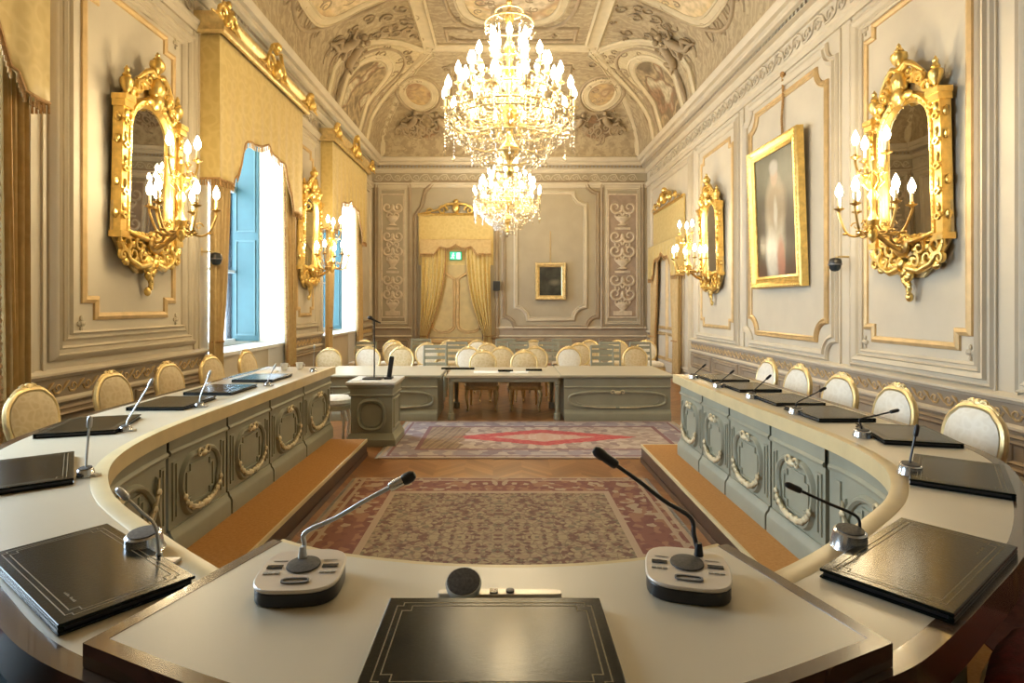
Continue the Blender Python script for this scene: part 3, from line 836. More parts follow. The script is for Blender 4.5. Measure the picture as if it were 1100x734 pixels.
# centre table, slightly higher, wedge shaped between the wings
TC = .975
cin = catmull([(-.60,1.53,0),(-.45,1.455,0),(-.22,1.395,0),(0,1.375,0),(.22,1.39,0),(.42,1.44,0),(.56,1.50,0)], 6)
cout = catmull([(.69,1.075,0),(.40,.945,0),(.16,.87,0),(-.03,.85,0),(-.22,.87,0),(-.46,.945,0),(-.755,1.075,0)], 6)
ct = thing('centre_table', 'wedge shaped cream topped presiding table with dark wooden rim, nearest of all tables', 'table')
cpts = [(p.x,p.y) for p in cin] + [(p.x,p.y) for p in cout]
b = MB(); b.prism(cpts, TC-.03, TC); obj('tabletop', b, MAT['table_top'], ct, smooth=False)
b = MB(); rimp = [(p.x,p.y,TC) for p in cin[-1:]] + [(p.x,p.y,TC) for p in cout] + [(p.x,p.y,TC) for p in cin[:1]]
b.sweep(rimp, [(-.02,-.06),(.006,-.06),(.012,-.045),(.012,-.035),(.030,-.028),(.036,-.015),(.03,-.004),(.012,-.003),(.010,.001),(-.02,.002)][::1] if 0 else [(.02,-.042),(-.006,-.042),(-.012,-.040),(-.012,-.033),(-.030,-.028),(-.036,-.015),(-.03,-.004),(-.012,-.003),(-.010,.001),(.02,.002)])
obj('rim', b, MAT['rim_wood'], ct, angle=40)
b = MB(); b.sweep([(p.x,p.y,TC) for p in cin], [(.012,-.042),(-.02,-.04),(-.026,-.02),(-.02,-.003),(.012,.001)]); obj('edge_moulding', b, MAT['table_rim'], ct, angle=40)
b = MB()
bod = [(-.38,1.38),(-.2,1.33),(0,1.315),(.2,1.33),(.36,1.38),(.40,1.06),(.2,.99),(-.24,.99),(-.44,1.06)]
b.prism(bod, DH, TC-.03); obj('body', b, MAT['paint_green'], ct, smooth=False)

# ------------------------------------------------------------------ panelled front units
def place_line(p0, p1):
    p0 = Vector((*p0,0)); p1 = Vector((*p1,0)); d = (p1-p0); L = d.length; d.normalize(); nrm = Vector((d.y,-d.x,0))
    return L, lambda q: p0 + d*q.x + nrm*q.y + Vector((0,0,q.z))
def place_poly(pts):
    P = [Vector((x,y,0)) for x,y in pts]; cum = [0]
    for i in range(1,len(P)): cum.append(cum[-1]+(P[i]-P[i-1]).length)
    L = cum[-1]
    def T(s):
        s = max(0,min(L,s))
        for i in range(1,len(P)):
            if s <= cum[i]+1e-9:
                f = (s-cum[i-1])/(cum[i]-cum[i-1]); return P[i-1]+(P[i]-P[i-1])*f
        return P[-1]
    def F(q):
        p = T(q.x); t = (T(q.x+.06)-T(q.x-.06)).normalized(); n = Vector((t.y,-t.x,0))
        return p + n*q.y + Vector((0,0,q.z))
    return L, F
def unit(label, L, F, H, base, depth=.36, kind='tall', cat='cabinet', group='panelled table fronts', name='table_cabinet'):
    """u along, n outwards, z up from 0 to H"""
    c = F(Vector((L/2,-depth/2,0))); root = thing(name, label, cat, (c.x,c.y,base), 0, group)
    def fn(q): return F(q) - Vector((c.x,c.y,0))
    g = .012; N = 14
    us = [g+(L-2*g)*i/N for i in range(N+1)]
    def sw(nm, prof, mat, u=us, par=root):
        b = MB(); b.sweep([(x,0,0) for x in u], prof); b.map(fn); return obj(nm, b, mat, par, angle=32)
    G = MAT['paint_green']
    sw('body', [(-.0,.02),(-.0,H),(-depth,H),(-depth,.02)], G)
    sw('plinth', [(.035,0),(.035,.09),(.028,.11),(.016,.125),(.01,.15),(-.01,.15),(-.01,0)], G)
    sw('frieze_moulding', [(-.01,H-.155),(.012,H-.15),(.018,H-.135),(.012,H-.125),(.004,H-.12),(.004,H-.02),(.009,H-.012),(.009,H),(-.01,H)], G)
    def path(nm, pts, prof, mat, closed=True, par=root, n0=0.0):
        b = MB(); b.sweep([(u,n0,z) for u,z in pts], prof, closed, up=(0,1,0)); b.map(fn); return obj(nm, b, MAT[mat], par, angle=32)
    PR = [(-.020,-.004),(-.018,.012),(-.006,.024),(.006,.024),(.014,.012),(.020,-.004)]
    PI_ = [(-.008,-.003),(-.006,.009),(.006,.009),(.008,-.003)]
    z0, z1 = .20, H-.20
    if kind == 'tall':
        ps = min(.09, L*.13)
        for u in (g+ps*.62, L-g-ps*.62):
            path('pilaster_strip', dense([(u-.018,z0),(u+.018,z0),(u+.018,z1),(u-.018,z1)], .2), PI_, 'paint_green')
        a, c_ = ps*1.35, L-ps*1.35; w = c_-a; m = (a+c_)/2
    else:
        a, c_ = (.06, L-.06) if kind == 'oval' else (.30, L-.05); w = c_-a; m = (a+c_)/2
        if kind == 'oval2':
            path('pilaster_strip', dense([(.10,z0),(.22,z0),(.22,z1),(.10,z1)], .2), PI_, 'paint_green')
    z0 -= .02; hh = z1-z0
    if kind == 'tall':
        r = w*.34
        pts = []
        pts += [(a+.02,z0+r*.8)] + [(a+.02+r*.7*(1-cos(t*PI/16)), z0+r*.8-r*.8*sin(t*PI/16)) for t in range(1,9)]
        q = list(pts)
        pts += [(2*m-u, z) for u, z in reversed(q)]
        top = [(a, z1-r*1.0)] + [(a+r*.9*(1-cos(t*PI/16)), z1-r*1.0+r*1.0*sin(t*PI/16)) for t in range(1,9)]
        pts += [(2*m-u, z) for u, z in top] + list(reversed(top))
    else:
        e = 3.2
        pts = []
        for j in range(48):
            t = 2*PI*j/48; s_ = (abs(cos(t))**e+abs(sin(t))**e)**(-1/e)
            pts.append((m+w/2*.97*s_*cos(t), (z0+z1)/2+hh/2*s_*sin(t)))
    fr = path('panel_moulding', dense(pts, .05), PR, 'paint_green')
    fr['label'] = 'raised arched panel moulding' if kind == 'tall' else 'raised oval panel moulding'
    inn = notch(a+w*.16, c_-w*.16, z0+hh*.13, z1-hh*.17, min(.04,w*.1)) if kind == 'tall' else [(m+(u-m)*.86, (z0+z1)/2+(z-(z0+z1)/2)*.80) for u, z in pts]
    path('inner_moulding', dense(inn, .06), PI_, 'paint_green')
    # gilded leaf work on the panel moulding
    b = MB(); cl = MB()
    if kind == 'tall':
        for sg in (1,-1):
            lim = [(m+sg*(w*.05+w*.43*sin(t*PI/12)), z0+.015+r*.9*(1-cos(t*PI/12))) for t in range(0,7)]
            b.tube([(u,.024,z) for u, z in lim], [.020,.018,.016,.014,.012,.010,.004], 6)
            for t in range(1,6): b.ball((lim[t][0],.030,lim[t][1]+.006*(t%2)), .019, 6, (1.2,.6,1), jit=.3)
            b.scroll((m+sg*.05,.026,z0+.025), .03, (sg,0,0), (0,0,1), .010, 1.1, 1, PI, 5, 9)
            cl.scroll((m+sg*.045,.026,z1-.005), .035, (sg,0,0), (0,0,1), .010, 1.1, -1, PI, 5, 9)
        cl.ball((m,.028,z1-.01), .026, 8, (1.3,.6,.8)); b.ball((m,.03,z0+.02), .026, 8, (1.3,.6,.9))
    else:
        for sg in (1,-1):
            cl.scroll((m+sg*.07,.026,z1-.005), .035, (sg,0,0), (0,0,1), .010, 1.1, -1, PI, 5, 9)
            b.tube([(m+sg*w*.02,.026,z0+.004),(m+sg*w*.2,.026,z0+.004),(m+sg*w*.36,.026,z0+.03)], [.012,.010,.004], 6)
        cl.ball((m,.028,z1-.01), .03, 8, (1.6,.6,.8))
    b.map(fn); lf = obj('leaf_garland', b, MAT['gilt_faded'], root, angle=60); lf['label'] = 'faded gilt carved leafwork'
    cl.map(fn); obj('shell_clasp', cl, MAT['gilt_faded'], root, angle=60)
    return root
HU = TT-.0305-DH
Lb = [6.24,5.40,4.63,3.92,3.23]
where = ['farthest, beside the lectern','fourth from the near curve','third from the near curve','second from the near curve']
def sec(i): return ['nearest', 'second nearest', 'middle', 'second farthest', 'farthest'][i]
LF = ['farthest straight','third straight','second straight','first straight']
for i in range(4):
    L, F = place_line((-1.893,Lb[i+1]), (-1.893,Lb[i]))
    unit('grey green arched panel cabinet of the window-side wing, %s from the near bend' % ['fifth','fourth','third','second'][i], L, F, HU, DH)
arcL = [(p[0], p[1]) for p in IL if p[1] < 3.20 and p[1] > 1.45][::-1]
arcL = [(x-.036+.0, y-.03*max(0,min(1,(2.9-y)*2))) for x, y in arcL if x < -.75] + [(-1.893,3.225)]
L, F = place_poly(arcL)
Lh = L*.42
def sub(F, s0): return lambda q: F(Vector((q.x+s0, q.y, q.z)))
unit('curved panel cabinet at the bend of the window-side wing', L-Lh, sub(F, Lh), HU, DH, .16)
unit('curved end cabinet of the window-side wing next to the centre table', Lh, F, HU, DH, .12)
Rb = [5.52,4.90,4.31,3.64,3.01]
for i in range(4):
    L, F = place_line((1.675,Rb[i]), (1.675,Rb[i+1]))
    unit('pale grey arched panel cabinet of the portrait-side wing, %s from the near bend' % ['fifth','fourth','third','second'][i], L, F, HU, DH)
arcR = [(1.675,3.005)] + [(x+.036, y-.03*max(0,min(1,(2.7-y)*2))) for x, y in IR if y < 2.98 and x > .72]
L, F = place_poly(arcR)
Lh = L*.55
unit('curved panel cabinet at the bend of the portrait-side wing', Lh, F, HU, DH, .16)
unit('curved end cabinet of the portrait-side wing next to the centre table', L-Lh, sub(F, Lh), HU, DH, .12)

# ------------------------------------------------------------------ far tables
YD = 8.0; TF = .635
def slab_top(name, label, x0, x1, y0, y1, z, th=.035, over=.03):
    o = thing(name, label, 'table top', ((x0+x1)/2,(y0+y1)/2,z-th))
    hx, hy = (x1-x0)/2+over, (y1-y0)/2+over
    b = MB(); b.box(-hx,hx,-hy,hy,.002,th); obj('writing_surface', b, MAT['table_top'], o, smooth=False, bevel=.008)
    b = MB(); b.sweep([(-hx,-hy,th/2),(hx,-hy,th/2),(hx,hy,th/2),(-hx,hy,th/2)], [(.01,-.03),(-.012,-.02),(-.018,0),(-.012,.012),(.01,.014)], True); obj('edge_moulding', b, MAT['paint_green'], o, angle=40)
    return o
L, F = place_line((-2.62,YD),(-.93,YD)); unit('grey green panelled desk front behind the lectern', L, F, TF-.035, 0, .8, 'oval2', 'cabinet', 'far desk fronts', 'desk_cabinet')
L, F = place_line((.80,YD),(2.30,YD)); unit('grey green panelled desk front with one wide oval moulding, near the corner door', L, F, TF-.035, 0, .8, 'oval', 'cabinet', 'far desk fronts', 'desk_cabinet')
slab_top('desk_worktop', 'long pale worktop of the far desk behind the lectern', -2.62,-.93, YD, YD+1.15, TF)
slab_top('desk_worktop', 'olive worktop of the far desk near the corner door', .80,2.30, YD, YD+1.15, TF)
ft = thing('open_table', 'open pale green table on slim legs with two gilt chairs underneath, between the far desks', 'table', (-.02,YD+.45,0))
b = MB(); b.box(-.80,.80,-.47,.60,.595,.63); obj('tabletop', b, MAT['table_top'], ft, smooth=False, bevel=.006)
b = MB(); b.box(-.77,.77,-.43,-.405,.53,.595); b.box(-.77,.77,.53,.555,.53,.595); b.box(-.77,-.745,-.43,.55,.53,.595); b.box(.745,.77,-.43,.55,.53,.595); obj('apron', b, MAT['paint_green'], ft, smooth=False, bevel=.005)
for sx in (-.74,.74):
    for sy in (-.40,.52):
        b = MB(); b.lathe([(.035,0),(.05,.005),(.05,.09),(.03,.10),(.026,.14),(.034,.45),(.04,.47),(.03,.49),(.04,.50),(.04,.55)], 10, c=(sx,sy,0)); obj('leg', b, MAT['paint_green'], ft)

# ------------------------------------------------------------------ chairs
def oval_outline(w, h, n=36):
    """upholstered back: rounded top, slightly waisted foot"""
    out = []
    for j in range(n):
        t = 2*PI*j/n; e = 2.5; s_ = (abs(cos(t))**e+abs(sin(t))**e)**(-1/e)
        u, v = s_*cos(t), s_*sin(t)
        ww = w/2*(1 - .10*(1-v)/2 - .04*max(0,v))
        out.append((u*ww, v*h/2 + (.012 if v > .9 else 0)))
    return out
def make_chair(label, fabric, wood, group, name='armless_chair', top=.88):
    o = thing(name, label, 'chair', group=group)
    K = Matrix.Translation((0,.0,.40)) @ Matrix.Rotation(math.radians(-9), 4, 'X').to_4x4()
    K = Matrix.Translation((0,0,.40)) @ Matrix.Rotation(math.radians(9), 4, 'X')
    h = top-.40-.10; cz = .06+h/2
    out = oval_outline(.43, h)
    b = MB(); nr = 5; vs = []; fs = []; n = len(out)
    for side in (1,-1):
        base = len(vs)
        for k in range(nr+1):
            r = k/nr
            for u, v in out: vs.append((u*r*.93, side*(.018+.022*math.sqrt(max(0,1-r*r))), cz+v*r*.93))
        for k in range(nr):
            for j in range(n): fs.append((base+k*n+j, base+k*n+(j+1)%n, base+(k+1)*n+(j+1)%n, base+(k+1)*n+j))
    b._add(vs, fs, K); obj('backrest', b, MAT[fabric], o, angle=60)
    b = MB(); b.tube([(u,0,cz+v) for u, v in out], .021, 8, K, True); obj('back_frame', b, MAT[wood], o)
    b = MB()
    for s in (1,-1):
        b.scroll((s*.045,0,cz+h/2+.022), .032, (s,0,0), (0,0,1), .012, 1.1, -1, PI, 6, 10, K)
        b.tube([(s*.02,0,cz+h/2+.03),(s*.09,0,cz+h/2+.022),(s*.15,0,cz+h/2-.012)], [.014,.012,.006], 6, K)
    b.ball((0,0,cz+h/2+.03), .028, 8, (1.2,.7,1.1), K); obj('crest', b, MAT[wood], o)
    for s in (1,-1):
        b = MB(); b.tube([(s*.17,.01,-.03),(s*.165,.005,.03),(s*.15,0,.085)], [.02,.018,.016], 8, K); obj('back_post', b, MAT[wood], o)
    # seat
    sp = [(-.20,0),(.20,0),(.245,.22),(.235,.44),(.12,.475),(0,.485),(-.12,.475),(-.235,.44),(-.245,.22)]
    sm = catmull([(x,y,0) for x,y in sp], 4, True)
    b = MB(); vs = []; fs = []; n = len(sm); prof = [(.97,.375),(1.0,.40),(.98,.43),(.85,.458),(.5,.475),(.02,.48)]
    for s_, z in prof:
        for p in sm: vs.append((p.x*s_, .23+(p.y-.23)*s_, z))
    for k in range(len(prof)-1):
        for j in range(n): fs.append((k*n+j,k*n+(j+1)%n,(k+1)*n+(j+1)%n,(k+1)*n+j))
    fs.append(tuple(range(n))); b._add(vs, fs); obj('seat', b, MAT[fabric], o, angle=60)
    b = MB(); b.sweep([(p.x,p.y,.35) for p in sm], [(.018,-.03),(-.012,-.03),(-.018,-.01),(-.008,.012),(-.012,.028),(.018,.028)], True); obj('seat_frame', b, MAT[wood], o, angle=40)
    for s in (1,-1):
        b = MB(); b.tube([(s*.21,.42,.34),(s*.232,.45,.25),(s*.218,.445,.12),(s*.205,.44,.04),(s*.215,.46,.012)], [.034,.028,.018,.014,.018], 8); obj('leg', b, MAT[wood], o)
        b = MB(); b.tube([(s*.18,.02,.34),(s*.185,-.01,.2),(s*.19,-.05,.06),(s*.19,-.06,.012)], [.028,.022,.017,.018], 8); obj('leg', b, MAT[wood], o)
    return o
# along the window-side wing
Lpos = [(-3.12,3.86),(-3.12,4.66),(-3.12,5.44),(-3.10,6.18),(-3.05,6.93)]
lab = ['gilt chair with tan damask back beside the fringed near curtain, window-side table',
       'gilt chair with tan damask back below the near mirror, window-side table',
       'gilt chair with tan damask back, third from the near end along the window-side table',
       'tan backed gilt chair in front of the gathered middle drape, window-side table',
       'tan backed gilt chair in front of the teal shutter, window-side table']
cream = make_chair(lab[0], 'chair_cream', 'gilt_pale', 'chairs along the window-side table')
DC = DH+.004
cream.location = (*Lpos[0], DC); cream.rotation_euler = (0,0,-PI/2)
for i in range(1,5): dup(cream, (*Lpos[i], DC), -PI/2+rnd.uniform(-.06,.06), lab[i])
dup(cream, (-2.95,9.6,0), PI, 'tan backed gilt chair standing beyond the far end of the window-side table')
white = make_chair('gilt chair with pale brocade back nearest on the portrait side, below the near mirror', 'chair_white', 'gilt_pale', 'chairs along the portrait-side table')
white.location = (2.58,3.24,DC); white.rotation_euler = (0,0,PI/2)
Rlab = ['pale brocade gilt chair second nearest on the portrait side', 'pale brocade gilt chair below the wall camera on the portrait side',
        'pale brocade gilt chair below the portrait, second farthest on its side', 'pale brocade gilt chair farthest on the portrait side']
for (x, y), l in zip([(2.58,3.90),(2.57,4.52),(2.57,5.17),(2.57,5.78)], Rlab): dup(white, (x,y,DC), PI/2+rnd.uniform(-.05,.05), l)
# near corners, seen only in part
blue = make_chair('dark blue upholstered chair tucked under the near corner below the largest window-side folder', 'blue_cloth', 'dark_wood', None, 'upholstered_chair')
blue.location = (-1.60,1.16,DC); blue.rotation_euler = (0,0,math.radians(-38))
red = make_chair('dark red upholstered chair with gilt frame in the near corner by the portrait-side table', 'red_cloth', 'gilt_pale', None, 'upholstered_chair')
red.location = (1.70,1.28,DC); red.rotation_euler = (0,0,math.radians(40))
r2 = dup(red, (2.86,2.05,DC), math.radians(62), 'dark red chair with gilt frame at the frame edge beside the second nearest portrait-side folder')
# two gilt chairs under the far open table and one white chair beside the lectern
u1 = dup(cream, (-.36,9.17,0), PI, 'gilt chair under the far open table, on its lectern side', 'chairs under the open table')
u2 = dup(cream, (.30,9.17,0), PI, 'gilt chair under the far open table, on its corner-door side', 'chairs under the open table')
stl = thing('padded_stool', 'white padded stool half hidden beside the lectern', 'stool', (-2.06,7.02,0))
b = MB(); b.lathe([(.19,.40),(.22,.43),(.215,.47),(.15,.495),(.01,.50)], 20); obj('seat', b, MAT['chair_white'], stl)
b = MB(); b.lathe([(.17,.34),(.20,.35),(.20,.40),(.17,.40)], 20); obj('seat_frame', b, MAT['gilt_faded'], stl)
for k in range(4):
    a = PI/4+k*PI/2; b = MB(); b.tube([(.15*cos(a),.15*sin(a),.35),(.18*cos(a),.18*sin(a),.2),(.16*cos(a),.16*sin(a),0)], [.028,.02,.014], 8); obj('leg', b, MAT['chair_white'], stl)
# audience: upholstered rows and slat back chairs between
sl = thing('slat_back_chair', '', 'chair', group='slat back audience chairs')
for s in (1,-1):
    b = MB(); b.tube([(s*.19,-.05,0),(s*.19,0,.42),(s*.19,-.06,.90)], [.017,.02,.015], 8); obj('back_post', b, MAT['paint_green'], sl)
    b = MB(); b.tube([(s*.19,.40,.42),(s*.19,.41,0)], [.02,.014], 8); obj('leg', b, MAT['paint_green'], sl)
for z in (.58,.69,.80,.88):
    b = MB(); b.box(-.19,.19,-.012,.012,-.028,.028, Matrix.Translation((0,-.028-(z-.58)*.1,z))); obj('back_slat', b, MAT['paint_green'], sl, smooth=False, bevel=.004)
b = MB(); b.box(-.21,.21,-.01,.42,.41,.45); obj('seat', b, MAT['chair_cream'], sl, smooth=False, bevel=.015)
rows = [(9.98, [-2.38,-1.80,-1.22,-.64,-.06,.52,1.10,1.68,2.26], 'first audience row'),
        (10.92, [-2.65,-2.08,-1.50,-.92,-.34,.24,.82,1.40,1.98,2.56], 'second audience row'),
        (11.86, [-2.9,-2.32,-1.74,-1.16,-.58,.0,.58,1.16,1.74,2.32,2.9], 'third audience row')]
slats = {0: (2,7), 1: (0,3,5,6,8,9), 2: (2,5,7)}
first = True
for ri, (y, xsr, nm) in enumerate(rows):
    for k, x in enumerate(xsr):
        if ri == 0 and k in (4,5) and False: continue
        px = 543+x*620/y
        l = '%s in the %s, %s from the window wall'
        rz = PI + rnd.uniform(-.05,.05)
        if k in slats[ri]:
            lb = l % ('slat backed pale green chair', nm, ORD[k])
            if first: sl.location = (x,y,0); sl.rotation_euler = (0,0,rz); sl['label'] = lb; first = False
            else: dup(sl, (x,y,0), rz, lb)
        else:
            dup(cream if (k+ri) % 3 else white, (x,y+rnd.uniform(-.04,.04),0), rz, l % ('cream backed gilt chair', nm, ORD[k]), 'upholstered audience chairs')
# ------------------------------------------------------------------ folders and microphones
def folder(label, x, y, z, w, d, rz, gilt=1):
    """x along the long side"""
    o = thing('leather_folder', label, 'folder', (x,y,z), math.radians(rz), 'leather folders on the tables')
    b = MB(); b.box(-w/2,w/2,-d/2,d/2,.001,.007); b.box(-w/2,w/2,-d/2,d/2,.017,.025); b.box(-w/2,w/2,-d/2,-d/2+.012,.007,.017); obj('cover', b, MAT['leather'], o, smooth=False, bevel=.0025)
    b = MB(); b.box(-w/2+.008,w/2-.008,-d/2+.012,d/2-.006,.007,.017); obj('pages', b, MAT['black_plastic'], o, smooth=False)
    if gilt:
        b = MB()
        for m in (.022, .034):
            p = notch(-w/2+m,w/2-m,-d/2+m,d/2-m,.018 if m > .03 else .012)
            b.sweep([(u,v,.025) for u,v in p], [(-.0011,0),(-.0011,.0004),(.0011,.0004),(.0011,0)], True)
        obj('gilt_border', b, MAT['gold_tooling'], o, smooth=False)
        if gilt == 2:
            b = MB()
            for k in range(9):
                u = w/2-.15+.0075*k; h = .003+.002*((k*7)%3)/2
                if k in (4,): continue
                b.box(u,u+.005,-d/2+.052,-d/2+.052+h,.025,.0255)
            obj('gilt_lettering', b, MAT['gold_tooling'], o, smooth=False)
    return o
folder('large black folder in the middle of the centre table, reflecting the chandelier', -.022, 1.035, TC, .43, .30, 0)
folder('largest black folder on the window-side wing, at the near end beside the centre table', -1.04, 1.435, TT, .55, .27, -37, 2)
folder('black folder second nearest on the window-side wing, at the bend of the table', -1.90, 2.25, TT, .50, .35, -53.5+0)
folder('black folder in front of the chair by the fringed curtain, window-side wing', -2.26, 3.15, TT, .45, .36, -72)
folder('black folder third in the straight row on the window-side wing, below the near mirror', -2.23, 3.88, TT, .45, .36, -88)
folder('black folder on the window-side wing in front of the middle drape', -2.21, 4.50, TT, .45, .36, -90)
folder('farthest black folder on the window-side wing, before the teal shutter', -2.19, 5.22, TT, .45, .36, -91)
folder('largest black folder on the portrait-side wing, at the near end, catching warm glare', 1.07, 1.48, TT, .55, .27, 38, 2)
folder('black folder second nearest on the portrait-side wing, beside the upright gooseneck mic', 1.76, 2.24, TT, .46, .30, 53)
folder('black folder third nearest on the portrait-side wing, in front of the nearest pale chair', 2.03, 2.93, TT, .42, .33, 75)
for y, l in ((3.50,'fourth nearest black folder on the portrait-side wing'),(4.02,'fifth nearest black folder on the portrait-side wing, below the portrait'),(4.63,'second farthest black folder on the portrait-side wing'),(5.20,'farthest black folder on the portrait-side wing, at the table end')):
    folder(l, 1.95, y, TT, .42, .33, 90+rnd.uniform(-3,3))
folder('thin dark folder lying on the far open table near the lectern', -.72, 8.75, .63, .50, .12, 2, 0)
folder('small dark folder lying in the middle of the far open table', .0, 8.45, .63, .22, .10, 0, 0)
folder('dark folder on the far open table toward the corner door', .42, 8.55, .63, .24, .10, 0, 0)

def mic(label, base, tip, bend=None, style='dark', puck=True, pr=.045, ph=.04, off=(0,0)):
    bx_, by_, bz_ = base
    o = thing('gooseneck_microphone', label, 'microphone', base, 0, 'gooseneck microphones on the wings')
    T = Vector(tip)-Vector(base)
    B = Vector(bend)-Vector(base) if bend else Vector((T.x*.12, T.y*.12, T.z*.35))
    metal = MAT['bright_metal'] if style == 'bright' else MAT['black_plastic']
    if puck:
        b = MB(); b.lathe([(pr*1.05,.001),(pr*1.08,.006),(pr,.012),(pr*.92,ph),(pr*.80,ph+.004),(pr*.3,ph+.002)], 24, Matrix.Translation((off[0],off[1],0)) @ Matrix.Rotation(.12,4,'X')); obj('base', b, MAT['chrome'], o)
        b = MB(); b.lathe([(pr*.78,ph+.003),(pr*.76,ph+.007),(pr*.3,ph+.008)], 24, Matrix.Translation((off[0],off[1],0)) @ Matrix.Rotation(.12,4,'X')); obj('grille', b, MAT['grille'], o)
    b = MB(); b.box(-.022,.05,-.016,.016,.001,.012); obj('cable_plate', b, MAT['silver_plastic'], o, smooth=False, bevel=.003)
    p0 = Vector((0,0,.004)); E = T - (T-B).normalized()*.035
    pts = catmull([p0, Vector((B.x*.25,B.y*.25,B.z*.55)), B, B+(E-B)*.5, E], 6)
    b = MB(); b.tube([(0,0,.002),(0,0,.03)], [.011,.007], 10); b.tube(pts, .0042 if style != 'slim' else .003, 8); obj('gooseneck', b, metal, o)
    d = (T-E).normalized(); R = d.to_track_quat('Z','Y').to_matrix().to_4x4(); R.translation = E
    b = MB(); b.lathe([(.004,0),(.0085,.004),(.0095,.012),(.0095,.038),(.007,.046),(.002,.05)], 12, R); obj('microphone_head', b, metal if style != 'bright' else MAT['bright_metal'], o)
    return o
mic('silver gooseneck mic with tilted round speaker beside the largest window-side folder', (-.896,1.494,TT), (-1.035,1.55,1.10), (-.912,1.50,1.03), 'bright', True, .048, .05, (-.085,.075))
mic('silver gooseneck mic standing upright at the bend of the window-side wing', (-1.64,2.257,TT), (-1.62,2.25,1.154), None, 'bright', True, .03, .03)
mic('silver gooseneck mic leaning toward the lectern, beside the folder by the fringed curtain', (-2.02,3.07,TT), (-1.93,3.15,1.188), (-1.995,3.09,1.03), 'bright', True, .03, .025)
mic('slim silver gooseneck mic fourth from the near end of the window-side wing', (-2.01,3.79,TT), (-1.955,3.82,1.155), None, 'bright', True, .03, .025)
mic('slim silver gooseneck mic fifth from the near end of the window-side wing', (-1.98,4.80,TT), (-1.93,4.85,1.10), None, 'bright', True, .03, .025)
mic('upright slim gooseneck mic at the far end of the window-side wing by the white cups', (-1.93,5.80,TT), (-1.92,5.80,1.19), None, 'bright', True, .035, .03)
mic('black gooseneck mic with round silver base beside the largest portrait-side folder', (.986,1.60,TT), (.798,1.62,1.093), (.972,1.60,1.015), 'dark', True, .045, .05, (-.04,-.01))
mic('black gooseneck mic standing upright at the bend of the portrait-side wing', (1.597,2.28,TT), (1.625,2.28,1.115), None, 'dark', True, .042, .04, (.0,-.0))
mic('black gooseneck mic leaning over the third portrait-side folder', (1.81,2.93,TT), (1.985,2.93,1.065), (1.80,2.93,1.02), 'dark', True, .04, .035)
mic('black gooseneck mic fourth from the near end of the portrait-side wing', (1.79,3.56,TT), (1.965,3.56,1.085), (1.80,3.56,1.0), 'dark', True, .04, .035)
mic('black gooseneck mic fifth from the near end of the portrait-side wing', (1.77,4.15,TT), (1.90,4.15,1.09), None, 'dark', True, .04, .035)
mic('black gooseneck mic second from the far end of the portrait-side wing', (1.73,4.70,TT), (1.86,4.72,1.06), None, 'dark', True, .04, .035)
mic('black gooseneck mic at the far end of the portrait-side wing', (1.72,5.28,TT), (1.83,5.30,1.05), None, 'dark', True, .04, .035)

